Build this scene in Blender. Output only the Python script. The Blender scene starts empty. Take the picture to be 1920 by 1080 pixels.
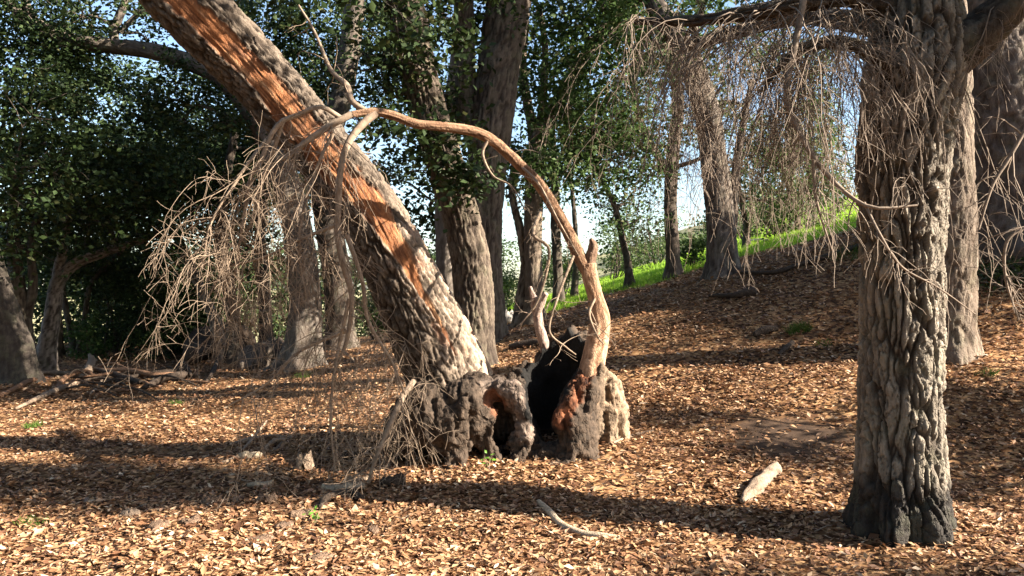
import bpy, math
import numpy as np
from mathutils import Vector

# ------------------------------------------------------------------ camera, sky, sun, exposure
F = 1507.0            # focal length in photo pixels (1920 wide)
EYE = 1.6
SUN_AZ, SUN_EL = math.radians(104), math.radians(29)
scene = bpy.context.scene
COL = scene.collection
cam_d = bpy.data.cameras.new('camera')
cam_d.sensor_width = 36.0
cam_d.lens = 36.0 * F / 1920.0
cam_d.clip_start, cam_d.clip_end = 0.05, 2000
cam = bpy.data.objects.new('camera', cam_d)
COL.objects.link(cam)
cam.location = (0, 0, EYE)
cam.rotation_euler = (math.radians(90), 0, 0)
scene.camera = cam
world = bpy.data.worlds.new('World')
scene.world = world
world.use_nodes = True
wn = world.node_tree.nodes
sky = wn.new('ShaderNodeTexSky')
sky.sky_type = 'NISHITA'
sky.sun_disc = False
sky.sun_elevation = SUN_EL
sky.sun_rotation = SUN_AZ
sky.air_density, sky.dust_density, sky.ozone_density = 1.0, 1.0, 1.5
wn['Background'].inputs['Strength'].default_value = 0.068
world.node_tree.links.new(sky.outputs[0], wn['Background'].inputs[0])
sun_d = bpy.data.lights.new('sun', 'SUN')
sun_d.energy = 5.0
sun_d.angle = math.radians(0.5)
sun_d.color = (1.0, 0.92, 0.79)
sun = bpy.data.objects.new('sun', sun_d)
COL.objects.link(sun)
SD = Vector((math.sin(SUN_AZ) * math.cos(SUN_EL), math.cos(SUN_AZ) * math.cos(SUN_EL), math.sin(SUN_EL)))
sun.rotation_euler = SD.to_track_quat('Z', 'Y').to_euler()
sun.location = (30, 0, 20)
scene.view_settings.view_transform = 'Standard'
scene.view_settings.look = 'None'
scene.view_settings.gamma = 1.0
scene.view_settings.use_curve_mapping = False
scene.view_settings.exposure = 2.35
scene.cycles.max_bounces = 5
scene.cycles.diffuse_bounces = 3
scene.cycles.transmission_bounces = 3

RNG = np.random.default_rng(7)

# ------------------------------------------------------------------ noise and terrain
def _hash(i, seed):
    h = (i[..., 0].astype(np.int64) * 374761393 + i[..., 1].astype(np.int64) * 668265263
         + i[..., 2].astype(np.int64) * 2147483647 + seed * 974634777) & 0xFFFFFFFF
    h = ((h ^ (h >> 13)) * 1274126177) & 0xFFFFFFFF
    h = ((h ^ (h >> 16)) * 2246822519) & 0xFFFFFFFF
    h = h ^ (h >> 15)
    return (h & 0xFFFFFF) / float(0x7FFFFF) - 1.0

def vnoise(p, seed=0):
    i = np.floor(p)
    f = p - i
    u = f * f * f * (f * (f * 6 - 15) + 10)
    i = i.astype(np.int64)
    r = 0
    for dx in (0, 1):
        wx = u[..., 0] if dx else 1 - u[..., 0]
        for dy in (0, 1):
            wy = u[..., 1] if dy else 1 - u[..., 1]
            for dz in (0, 1):
                wz = u[..., 2] if dz else 1 - u[..., 2]
                r = r + wx * wy * wz * _hash(i + np.array([dx, dy, dz]), seed)
    return r

def fbm(p, octv=3, seed=0):
    r, a, s = 0, 1.0, 0
    for k in range(octv):
        r = r + a * vnoise(p * 2 ** k, seed + k * 17)
        s += a
        a *= 0.5
    return r / s

def sstep(a, b, x):
    t = np.clip((x - a) / (b - a), 0, 1)
    return t * t * (3 - 2 * t)

def softp(v, k):
    return k * np.logaddexp(0, v / k)

def ground(x, y, fine=True):
    x = np.asarray(x, float)
    y = np.asarray(y, float)
    xx = 17 - softp(17 - x, 1.5)
    zf = softp(0.6 + 0.3 * (xx + 0.5), 0.4)
    z = zf * sstep(5, 14, y)
    z = z + 0.035 * np.maximum(0, y - 22) * np.clip((x - 8) / 8, 0, 1) * sstep(120, 60, y)
    z = z - 1.6 * sstep(21, 40, y) * sstep(-3, -9, x)
    z = z + 2.5 * sstep(60, 160, y)
    p = np.stack([x, y, np.zeros_like(x)], -1)
    z = z + 0.07 * vnoise(p * 0.6, 3) * sstep(2, 5, np.hypot(x, y))
    if fine:
        z = z + 0.022 * vnoise(p * 3.0, 4) + 0.008 * vnoise(p * 9.0, 5)
    return z

def W(px, py, d):
    return np.array([(px - 960) / F * d, d, EYE + (540 - py) / F * d])

def gp(px, py):
    ds = np.arange(2.0, 60, 0.02)
    x = (px - 960) / F * ds
    z = EYE + (540 - py) / F * ds
    g = ground(x, ds, False)
    k = np.argmax(z <= g)
    return np.array([x[k], ds[k], g[k]])

# ------------------------------------------------------------------ mesh helpers
def make_mesh(name, V, quads=None, tris=None, col=None, smooth=True):
    me = bpy.data.meshes.new(name)
    V = np.asarray(V, np.float32)
    me.vertices.add(len(V))
    me.vertices.foreach_set('co', V.ravel())
    loops, starts = [], []
    n = 0
    for arr, k in ((quads, 4), (tris, 3)):
        if arr is not None and len(arr):
            arr = np.asarray(arr, np.int32)
            loops.append(arr.ravel())
            starts.append(n + np.arange(len(arr), dtype=np.int32) * k)
            n += arr.size
    loops = np.concatenate(loops)
    starts = np.concatenate(starts)
    me.loops.add(len(loops))
    me.loops.foreach_set('vertex_index', loops)
    me.polygons.add(len(starts))
    me.polygons.foreach_set('loop_start', starts.astype(np.int32))
    if smooth:
        me.polygons.foreach_set('use_smooth', np.ones(len(starts), bool))
    if col is not None:
        c = np.ones((len(V), 4), np.float32)
        c[:, :3] = col
        a = me.attributes.new('col', 'FLOAT_COLOR', 'POINT')
        a.data.foreach_set('color', c.ravel())
    me.update(calc_edges=True)
    me.validate()
    return me

def obj(name, me, material, parent=None, label=None, cat=None, group=None, kind=None):
    o = bpy.data.objects.new(name, me)
    COL.objects.link(o)
    if me is not None and material is not None and not me.materials:
        me.materials.append(material)
    if parent is not None:
        o.parent = parent
        o.matrix_parent_inverse = parent.matrix_basis.inverted()
    if label: o['label'] = label
    if cat: o['category'] = cat
    if group: o['group'] = group
    if kind: o['kind'] = kind
    return o

def thing(name, loc, label, cat, group=None):
    o = obj(name, None, None, None, label, cat, group)
    o.empty_display_size = 0.2
    o.location = tuple(float(v) for v in loc)
    return o

def norm(v):
    return v / np.maximum(np.linalg.norm(v, axis=-1, keepdims=True), 1e-9)

def resample(pts, rad, n):
    pts = np.asarray(pts, float)
    rad = np.asarray(rad, float)
    P = np.vstack([2 * pts[0] - pts[1], pts, 2 * pts[-1] - pts[-2]])
    out, ro = [], []
    m = len(pts) - 1
    for i in range(m):
        t = np.linspace(0, 1, 24, endpoint=(i == m - 1))[:, None]
        p0, p1, p2, p3 = P[i:i + 4]
        out.append(0.5 * ((2 * p1) + (-p0 + p2) * t + (2 * p0 - 5 * p1 + 4 * p2 - p3) * t ** 2 + (-p0 + 3 * p1 - 3 * p2 + p3) * t ** 3))
        ts = (t * t * (3 - 2 * t))[:, 0] * 0.5 + t[:, 0] * 0.5
        ro.append(rad[i] * (1 - ts) + rad[i + 1] * ts)
    q = np.vstack(out)
    r = np.concatenate(ro)
    L = np.concatenate([[0], np.cumsum(np.linalg.norm(np.diff(q, axis=0), axis=1))])
    s = np.linspace(0, L[-1], n)
    C = np.stack([np.interp(s, L, q[:, k]) for k in range(3)], 1)
    return C, np.interp(s, L, r), s

def frames(C):
    t = norm(np.gradient(C, axis=0))
    ref = np.array([0, 1.0, 0]) if abs(t[0][1]) < 0.8 else np.array([1.0, 0, 0])
    a = np.zeros_like(t)
    v = norm(np.cross(t[0], ref))
    for i in range(len(t)):
        v = norm(v - t[i] * np.dot(v, t[i]))
        a[i] = v
    return t, a, np.cross(t, a)

def grid_faces(nlen, nseg, off=0):
    i = np.arange(nlen - 1)[:, None] * nseg
    j = np.arange(nseg)[None, :]
    k = (j + 1) % nseg
    q = np.stack([i + j, i + k, i + nseg + k, i + nseg + j], -1).reshape(-1, 4)
    return q + off

def worley(p, seed):
    """3-D cellular noise: (F2 - F1, random value of the nearest cell)"""
    i = np.floor(p).astype(np.int64)
    f1 = np.full(p.shape[:-1], 9.0)
    f2 = f1.copy()
    cid = np.zeros_like(f1)
    for dx in (-1, 0, 1):
        for dy in (-1, 0, 1):
            for dz in (-1, 0, 1):
                c = i + np.array([dx, dy, dz])
                r = _hash(c, seed)
                q = c + 0.5 + 0.42 * np.stack([r, _hash(c, seed + 1), _hash(c, seed + 2)], -1)
                d = np.linalg.norm(p - q, axis=-1)
                near = d < f1
                f2 = np.where(near, f1, np.minimum(f2, d))
                cid = np.where(near, r, cid)
                f1 = np.where(near, d, f1)
    return f2 - f1, cid

def bark_depth(th, s, r0, spacing=0.07, depth=0.025, aspect=3.0, seed=0, twist=0.0):
    """bark of uneven plates between furrows; returns (offset <= 0, relief 0..1)"""
    f = 1.0 / spacing
    q = np.stack([np.cos(th + twist * s) * r0 * f, np.sin(th + twist * s) * r0 * f, s * f / aspect], -1)
    w = np.stack([vnoise(q * 0.8, seed + 1), vnoise(q * 0.8 + 31, seed + 2), vnoise(q * 0.8 + 71, seed + 3)], -1)
    qw = q + 0.45 * w + 0.12 * np.stack([vnoise(q * 3.1, seed + 11), vnoise(q * 3.1 + 9, seed + 12), vnoise(q * 3.1 + 5, seed + 13)], -1)
    ql = qw * np.array([1.0, 1.0, 0.42])
    e, cid = worley(ql, seed + 4)
    ridge = sstep(0.0, 0.22, e)
    e2, cid2 = worley(qw * np.array([1.15, 1.15, 1.9]) + 7.7, seed + 40)
    block = sstep(0.0, 0.09, e2)
    fine = fbm(q * np.array([3.5, 3.5, 4.0]), 3, seed + 6)
    rel = ridge * (0.55 + 0.45 * block) * (0.78 + 0.14 * cid + 0.14 * cid2)
    return depth * (rel - 1.0 + 0.20 * fine), np.clip(rel, 0, 1)

def trunk_mesh(name, pts, rad, nseg, nlen, spacing=0.07, depth=0.025, seed=0, flare=0.35, flen=0.3, lobes=5,
               c_top=(0.24, 0.19, 0.15), c_fur=(0.13, 0.09, 0.065), aspect=3.2, twist=0.1, shape=None, cap=True):
    C, R, s = resample(pts, rad, nlen)
    t, a, b = frames(C)
    th = np.linspace(0, 2 * np.pi, nseg, endpoint=False)
    TH, S = np.meshgrid(th, s)
    r = R[:, None] * np.ones_like(TH)
    ph = seed * 1.7
    lob = 0.55 + 0.45 * np.cos(lobes * TH + ph + 0.8 * np.sin(2 * TH + ph)) * np.ones_like(S)
    r = r * (1 + flare * np.exp(-np.maximum(S - R[0] * 0.8, 0) / flen) * lob)
    r = r * (1 + 0.05 * vnoise(np.stack([np.cos(TH) * 1.3, np.sin(TH) * 1.3, S * 1.2], -1), seed + 20))
    off, rel = bark_depth(TH, S, R.mean(), spacing, depth, aspect, seed, twist)
    nrm = a[:, None] * np.cos(TH)[..., None] + b[:, None] * np.sin(TH)[..., None]
    big = 0.5 + 0.5 * vnoise(np.stack([np.cos(TH) * 2, np.sin(TH) * 2, S * 2.0], -1), seed + 33)
    col = (np.array(c_fur) * (1 - rel[..., None]) + np.array(c_top) * rel[..., None]) * (0.8 + 0.4 * big[..., None])
    if shape is not None:
        off, col = shape(TH, S, s[-1], nrm, off, rel, col)
    V = C[:, None] + nrm * (r + off)[..., None]
    V = V.reshape(-1, 3)
    col = col.reshape(-1, 3)
    q = grid_faces(nlen, nseg)
    tris = None
    if cap:
        V = np.vstack([V, C[-1:] + t[-1] * R[-1] * 0.4])
        col = np.vstack([col, col[-1:]])
        k = np.arange(nseg)
        base = (nlen - 1) * nseg
        tris = np.stack([base + k, base + (k + 1) % nseg, np.full(nseg, len(V) - 1)], 1)
    return make_mesh(name, V, q, tris, col), C, R, s

def tubes(P, R, sides=3):
    """P (N,K,3), R (N,K) -> many thin tubes at once"""
    P = np.asarray(P, float)
    N, K, _ = P.shape
    t = norm(np.gradient(P, axis=1))
    ref = np.broadcast_to(np.array([0.31, 0.87, 0.38]), t.shape)
    a = norm(np.cross(t, ref))
    b = np.cross(t, a)
    th = np.linspace(0, 2 * np.pi, sides, endpoint=False)
    V = P[:, :, None] + R[:, :, None, None] * (a[:, :, None] * np.cos(th)[:, None] + b[:, :, None] * np.sin(th)[:, None])
    q = grid_faces(K, sides)
    Q = (q[None] + (np.arange(N) * K * sides)[:, None, None]).reshape(-1, 4)
    return V.reshape(-1, 3), Q

def join(parts):
    Vs, Qs, n = [], [], 0
    for V, Q in parts:
        Vs.append(V)
        Qs.append(Q + n)
        n += len(V)
    return np.vstack(Vs), np.vstack(Qs)

def walk(start, d0, length, K, rng, wander=0.25, grav=0.25):
    N = len(start)
    P = np.zeros((N, K, 3))
    P[:, 0] = start
    d = norm(np.asarray(d0, float))
    step = (np.asarray(length) / (K - 1))[:, None]
    for k in range(1, K):
        d = norm(d + wander * rng.normal(size=(N, 3)) + np.array([0, 0, -grav]))
        P[:, k] = P[:, k - 1] + d * step
    return P

def twigs(rng, P, R, n1=6, l1=0.5, n2=3, l2=0.25, grav=0.3, sides=3, wander=0.17):
    """side twigs growing from the strands P (N,K,3); two further generations; returns list of tube parts"""
    parts = [tubes(P, R, max(sides, 4))]
    for n, ln, K, sd in ((n1, l1, 7, sides), (n2, l2, 5, sides)):
        N, KK, _ = P.shape
        i = np.repeat(np.arange(N), n)
        k = rng.integers(1, KK - 1, len(i))
        st = P[i, k]
        tan = norm(P[i, k + 1] - P[i, k])
        d = norm(tan * 0.7 + rng.normal(size=tan.shape) * 0.75)
        L = ln * rng.uniform(0.35, 1.3, len(i))
        Q = walk(st, d, L, K, rng, wander, grav)
        r0 = np.minimum(R[i, k] * 0.65, 0.006)
        RR = r0[:, None] * np.linspace(1, 0.3, K)[None]
        RR = np.maximum(RR, 0.0015)
        parts.append(tubes(Q, RR, sd))
        P, R = Q, RR
    return parts

def leaf_cards(rng, cen, rad, n, size, flat=0.75, sub=22, spread=0.16):
    """leaves in small sprays spread through an ellipsoid: 2 triangles each"""
    m = max(2, n // sub)
    d = norm(rng.normal(size=(m, 3))) * (rng.uniform(0, 1, m) ** 0.45)[:, None] * rad
    d[:, 2] *= flat
    d = d * (1 + 0.35 * vnoise(d * 2.0 / max(rad, 0.3) + cen, 5)[:, None])
    sc = cen + d
    i = np.repeat(np.arange(m), sub)
    c = sc[i] + rng.normal(size=(len(i), 3)) * spread * np.array([1, 1, 0.6])
    return c, sc

def leaves_mesh(name, c, rng, size, smooth=False):
    N = len(c)
    L = size * rng.uniform(0.6, 1.25, N)[:, None]
    t = norm(rng.normal(size=(N, 3)) * np.array([1, 1, 0.6]) + np.array([0, 0, -0.25]))
    up = norm(rng.normal(size=(N, 3)) * 0.8 + np.array([0, 0, 0.8]))
    sd = norm(np.cross(t, up))
    up = np.cross(sd, t)
    w = L * 0.30
    V = np.stack([c, c + t * L * 0.5 + sd * w + up * L * 0.08, c + t * L, c + t * L * 0.5 - sd * w + up * L * 0.08], 1).reshape(-1, 3)
    k = np.arange(N)[:, None] * 4
    T = np.concatenate([k + np.array([[0, 1, 2]]), k + np.array([[0, 2, 3]])], 0)
    return make_mesh(name, V, None, T, None, smooth)

# ------------------------------------------------------------------ materials
def nodes_mat(name):
    m = bpy.data.materials.new(name)
    m.use_nodes = True
    nt = m.node_tree
    return m, nt, nt.nodes['Principled BSDF'], nt.nodes['Material Output']

def N(nt, kind, **kw):
    n = nt.nodes.new(kind)
    for k, v in kw.items():
        if k in n.inputs: n.inputs[k].default_value = v
        else: setattr(n, k, v)
    return n

def ramp(nt, fac, stops):
    r = N(nt, 'ShaderNodeValToRGB')
    e = r.color_ramp.elements
    while len(e) < len(stops): e.new(0.5)
    for el, (p, c) in zip(e, stops):
        el.position = p
        el.color = (*c, 1)
    nt.links.new(fac, r.inputs[0])
    return r

def mul_col(nt, a, b, mode='MULTIPLY', fac=1.0):
    m = N(nt, 'ShaderNodeMix', data_type='RGBA', blend_type=mode)
    m.inputs[0].default_value = fac
    nt.links.new(a, m.inputs[6])
    nt.links.new(b, m.inputs[7])
    return m.outputs[2]

def mat_bark(name, nscale=30.0, bump=0.5, stretch=0.25, lichen=0.0, attr=True, base=(0.2, 0.16, 0.12), rough=0.88):
    m, nt, p, out = nodes_mat(name)
    tc = N(nt, 'ShaderNodeTexCoord')
    mp = N(nt, 'ShaderNodeMapping')
    mp.inputs['Scale'].default_value = (1, 1, stretch)
    nt.links.new(tc.outputs['Object'], mp.inputs[0])
    n1 = N(nt, 'ShaderNodeTexNoise', Scale=nscale, Detail=5.0, Roughness=0.7)
    nt.links.new(mp.outputs[0], n1.inputs['Vector'])
    r1 = ramp(nt, n1.outputs[0], [(0.25, (0.55, 0.52, 0.5)), (0.7, (1.35, 1.3, 1.25))])
    if attr:
        at = N(nt, 'ShaderNodeAttribute', attribute_name='col')
        c = at.outputs['Color']
    else:
        rgb = N(nt, 'ShaderNodeRGB')
        rgb.outputs[0].default_value = (*base, 1)
        c = rgb.outputs[0]
    c = mul_col(nt, c, r1.outputs[0])
    if lichen > 0:
        n2 = N(nt, 'ShaderNodeTexNoise', Scale=5.0, Detail=6.0, Roughness=0.65)
        nt.links.new(tc.outputs['Object'], n2.inputs['Vector'])
        r2 = ramp(nt, n2.outputs[0], [(0.5, (0, 0, 0)), (0.68, (lichen, lichen, lichen))])
        mx = N(nt, 'ShaderNodeMix', data_type='RGBA')
        nt.links.new(r2.outputs[0], mx.inputs[0])
        nt.links.new(c, mx.inputs[6])
        mx.inputs[7].default_value = (0.22, 0.22, 0.13, 1)
        c = mx.outputs[2]
    nt.links.new(c, p.inputs['Base Color'])
    p.inputs['Roughness'].default_value = rough
    p.inputs['Specular IOR Level'].default_value = 0.2
    b = N(nt, 'ShaderNodeBump', Strength=bump, Distance=0.012)
    nt.links.new(n1.outputs[0], b.inputs['Height'])
    mp2 = N(nt, 'ShaderNodeMapping')
    mp2.inputs['Scale'].default_value = (1, 1, 0.55)
    wv = N(nt, 'ShaderNodeTexNoise', Scale=18.0, Detail=3.0)
    nt.links.new(tc.outputs['Object'], wv.inputs['Vector'])
    add = N(nt, 'ShaderNodeMix', data_type='RGBA', blend_type='ADD')
    add.inputs[0].default_value = 0.06
    nt.links.new(tc.outputs['Object'], add.inputs[6])
    nt.links.new(wv.outputs['Color'], add.inputs[7])
    nt.links.new(add.outputs[2], mp2.inputs[0])
    vo = N(nt, 'ShaderNodeTexVoronoi', Scale=nscale * 1.6, feature='DISTANCE_TO_EDGE')
    nt.links.new(mp2.outputs[0], vo.inputs['Vector'])
    vr = ramp(nt, vo.outputs['Distance'], [(0.0, (0, 0, 0)), (0.16, (1, 1, 1))])
    b2 = N(nt, 'ShaderNodeBump', Strength=min(1.0, bump * 1.1), Distance=0.006)
    nt.links.new(vr.outputs[0], b2.inputs['Height'])
    nt.links.new(b.outputs[0], b2.inputs['Normal'])
    nt.links.new(b2.outputs[0], p.inputs['Normal'])
    return m

def mat_leaf(name, stops, trans=0.35, rough=0.5, spec=0.3, per_object=False):
    m, nt, p, out = nodes_mat(name)
    if per_object:
        g = N(nt, 'ShaderNodeObjectInfo').outputs['Random']
    else:
        g = N(nt, 'ShaderNodeNewGeometry').outputs['Random Per Island']
    r = ramp(nt, g, stops)
    nt.links.new(r.outputs[0], p.inputs['Base Color'])
    p.inputs['Roughness'].default_value = rough
    p.inputs['Specular IOR Level'].default_value = spec
    tr = N(nt, 'ShaderNodeBsdfTranslucent')
    nt.links.new(r.outputs[0], tr.inputs[0])
    mx = N(nt, 'ShaderNodeMixShader')
    mx.inputs[0].default_value = trans
    nt.links.new(p.outputs[0], mx.inputs[1])
    nt.links.new(tr.outputs[0], mx.inputs[2])
    nt.links.new(mx.outputs[0], out.inputs[0])
    return m

M_bark_near = mat_bark('bark_furrowed', 26, 0.6, 0.3, lichen=0.18)
M_bark_lean = mat_bark('bark_and_bare_wood', 34, 0.5, 0.35)
M_bark_mid = mat_bark('bark_grey_brown', 22, 0.6, 0.3, lichen=0.2)
M_stump = mat_bark('burl_bark', 16, 0.55, 0.8)
M_limb = mat_bark('limb_bark', 25, 0.4, 0.5, attr=False, base=(0.085, 0.068, 0.055))
M_deadwood = mat_bark('weathered_dead_wood', 45, 0.5, 0.3, attr=False, base=(0.27, 0.2, 0.145))
M_branch = mat_bark('red_brown_dead_branch', 40, 0.5, 0.6, attr=False, base=(0.20, 0.115, 0.07))
M_twig = mat_bark('dry_twig', 20, 0.1, 1.0, attr=False, base=(0.25, 0.19, 0.14))
M_twig_grey = mat_bark('dry_grey_brown_twig', 20, 0.1, 1.0, attr=False, base=(0.19, 0.15, 0.118))
M_root = mat_bark('gnarled_root', 18, 0.8, 1.0, attr=False, base=(0.105, 0.085, 0.068))
M_log_dark = mat_bark('rotten_dark_log', 20, 0.8, 1.0, attr=False, base=(0.055, 0.04, 0.03))
M_chunk = mat_bark('bark_fragment', 30, 0.8, 1.0, attr=False, base=(0.19, 0.125, 0.085))
M_chunk_pale = mat_bark('pale_wood_fragment', 40, 0.6, 0.6, attr=False, base=(0.44, 0.35, 0.25))
M_stone = mat_bark('pale_stone', 30, 0.4, 1.0, attr=False, base=(0.42, 0.39, 0.35))
G_dark = [(0.0, (0.012, 0.022, 0.007)), (0.5, (0.026, 0.044, 0.013)), (0.9, (0.048, 0.072, 0.022)), (1.0, (0.09, 0.09, 0.035))]  # darker copy of the oak leaf: shade put into the colour
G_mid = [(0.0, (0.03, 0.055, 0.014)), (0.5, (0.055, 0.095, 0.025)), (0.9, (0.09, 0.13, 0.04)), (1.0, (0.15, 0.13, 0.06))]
G_lit = [(0.0, (0.05, 0.08, 0.02)), (0.5, (0.09, 0.13, 0.035)), (0.9, (0.13, 0.17, 0.055)), (1.0, (0.19, 0.17, 0.09))]  # lighter copy of the oak leaf: sunlight put into the colour
M_leaf_dark = mat_leaf('oak_leaf_shaded', G_dark, 0.22, 0.6, 0.15)
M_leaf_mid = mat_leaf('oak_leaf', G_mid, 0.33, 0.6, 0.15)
M_leaf_lit = mat_leaf('oak_leaf_sunlit', G_lit, 0.45)
M_brush = mat_leaf('dry_brush_leaf', [(0, (0.16, 0.13, 0.08)), (0.5, (0.27, 0.2, 0.14)), (0.8, (0.3, 0.22, 0.17)), (1, (0.16, 0.18, 0.08))], 0.4, 0.8, 0.1)
LIT = [(0.0, (0.07, 0.032, 0.018)), (0.12, (0.15, 0.068, 0.034)), (0.35, (0.27, 0.135, 0.066)), (0.6, (0.39, 0.22, 0.11)), (0.78, (0.46, 0.28, 0.15)), (0.88, (0.34, 0.19, 0.12)), (0.96, (0.55, 0.38, 0.23)), (1.0, (0.62, 0.48, 0.34))]
M_litter = mat_leaf('dry_oak_leaf', LIT, 0.12, 0.6, 0.25)
M_litter_one = mat_leaf('dry_oak_leaf_single', LIT, 0.12, 0.6, 0.25, per_object=True)
M_grass = mat_leaf('meadow_grass', [(0, (0.20, 0.36, 0.02)), (0.6, (0.32, 0.52, 0.04)), (1, (0.45, 0.54, 0.11))], 0.5, 0.5, 0.2)
M_tuft = mat_leaf('woodland_grass', [(0, (0.05, 0.10, 0.015)), (0.7, (0.09, 0.16, 0.025)), (1, (0.2, 0.2, 0.07))], 0.3, 0.6, 0.1)
M_sprout = mat_leaf('fresh_sprout_leaf', [(0, (0.10, 0.24, 0.03)), (1, (0.18, 0.36, 0.05))], 0.4, 0.4, 0.3)

# ground: dark soil, scattered leaf fragments in the material, grass tint from an attribute
def mat_ground():
    m, nt, p, out = nodes_mat('forest_floor')
    tc = N(nt, 'ShaderNodeTexCoord')
    v = N(nt, 'ShaderNodeTexVoronoi', Scale=22.0)
    nt.links.new(tc.outputs['Object'], v.inputs['Vector'])
    sx = N(nt, 'ShaderNodeSeparateColor')
    nt.links.new(v.outputs['Color'], sx.inputs[0])
    r = ramp(nt, sx.outputs[0], [(0.0, (0.035, 0.02, 0.012)), (0.35, (0.11, 0.055, 0.028)), (0.65, (0.24, 0.13, 0.06)), (1.0, (0.42, 0.27, 0.14))])
    n = N(nt, 'ShaderNodeTexNoise', Scale=0.9, Detail=5.0)
    nt.links.new(tc.outputs['Object'], n.inputs['Vector'])
    rn = ramp(nt, n.outputs[0], [(0.35, (0.5, 0.45, 0.42)), (0.65, (1.05, 1, 0.95))])
    c = mul_col(nt, r.outputs[0], rn.outputs[0])
    at = N(nt, 'ShaderNodeAttribute', attribute_name='col')
    s = N(nt, 'ShaderNodeSeparateColor')
    nt.links.new(at.outputs['Color'], s.inputs[0])
    n3 = N(nt, 'ShaderNodeTexNoise', Scale=7.0, Detail=4.0)
    nt.links.new(tc.outputs['Object'], n3.inputs['Vector'])
    rg = ramp(nt, n3.outputs[0], [(0.3, (0.16, 0.26, 0.02)), (0.7, (0.28, 0.44, 0.04))])
    mx = N(nt, 'ShaderNodeMix', data_type='RGBA')
    nt.links.new(s.outputs[1], mx.inputs[0])
    nt.links.new(c, mx.inputs[6])
    nt.links.new(rg.outputs[0], mx.inputs[7])
    soil = N(nt, 'ShaderNodeMix', data_type='RGBA')
    nt.links.new(s.outputs[0], soil.inputs[0])
    nt.links.new(mx.outputs[2], soil.inputs[6])
    soil.inputs[7].default_value = (0.055, 0.034, 0.022, 1)
    dry = N(nt, 'ShaderNodeMix', data_type='RGBA')
    nt.links.new(s.outputs[2], dry.inputs[0])
    nt.links.new(soil.outputs[2], dry.inputs[6])
    dry.inputs[7].default_value = (0.30, 0.27, 0.14, 1)
    nt.links.new(dry.outputs[2], p.inputs['Base Color'])
    p.inputs['Roughness'].default_value = 0.95
    p.inputs['Specular IOR Level'].default_value = 0.1
    b = N(nt, 'ShaderNodeBump', Strength=0.6, Distance=0.03)
    nt.links.new(sx.outputs[1], b.inputs['Height'])
    nt.links.new(b.outputs[0], p.inputs['Normal'])
    return m
M_ground = mat_ground()

# ------------------------------------------------------------------ ground sheet
GB = np.array([gp(px, py)[:2] for px, py in ((930, 612), (1020, 588), (1100, 566), (1250, 526), (1380, 486), (1500, 455), (1610, 428))])
def grass_amount(x, y):
    yb = np.interp(x, GB[:, 0], GB[:, 1], left=GB[0, 1] + 1, right=GB[-1, 1] - 1)
    nz = 1.1 * vnoise(np.stack([x * 0.9, y * 0.5, 0 * x], -1), 44)
    return sstep(-0.8, 1.2, y - yb + nz) * sstep(-2.2, -0.6, x) * sstep(48, 34, y)
SOIL = [gp(1480, 815), gp(1455, 830)]
def soil_amount(x, y):
    a = 0
    for c, r in zip(SOIL, (0.55, 0.45)):
        a = np.maximum(a, sstep(1.15, 0.5, np.hypot((x - c[0]) / (r * 1.2), (y - c[1]) / r) + 0.25 * vnoise(np.stack([x * 4, y * 4, 0 * x], -1), 9)))
    return a

def build_ground():
    nx, ny, k = 230, 230, 4.6
    tx = np.linspace(-1, 1, nx)
    ty = np.linspace(-0.28, 1, ny)
    gx = 120 * np.sinh(k * tx) / np.sinh(k)
    gy = 5 + 260 * np.sinh(k * ty) / np.sinh(k)
    X, Y = np.meshgrid(gx, gy)
    Z = ground(X, Y)
    V = np.stack([X, Y, Z], -1).reshape(-1, 3)
    i = np.arange(ny - 1)[:, None] * nx
    j = np.arange(nx - 1)[None]
    q = np.stack([i + j, i + j + 1, i + nx + j + 1, i + nx + j], -1).reshape(-1, 4)
    x, y = V[:, 0], V[:, 1]
    c = np.stack([soil_amount(x, y), grass_amount(x, y), sstep(34, 48, y)], 1)
    obj('ground', make_mesh('ground', V, q, None, c), M_ground, kind='structure')
build_ground()

# ------------------------------------------------------------------ trees
def px_path(path, d):
    pts, rad = [], []
    for p in path:
        dd = d + (p[3] if len(p) > 3 else 0)
        pts.append(W(p[0], p[1], dd))
        rad.append(p[2] * dd / F)
    return np.array(pts), np.array(rad)

def limb_tube(p0, p1, r0, r1, rng, K=9, arch=0.15):
    L = np.linalg.norm(p1 - p0)
    t = np.linspace(0, 1, K)[:, None]
    w = np.zeros((K, 3))
    for f in (1, 2, 3):
        w += np.sin(np.pi * f * t) * rng.normal(size=3) * L * 0.07 / f
    P = p0 * (1 - t) + p1 * t + w + np.sin(np.pi * t) * np.array([0, 0, arch * L])
    return P, (r0 * (1 - t) + r1 * t)[:, 0]

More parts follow.
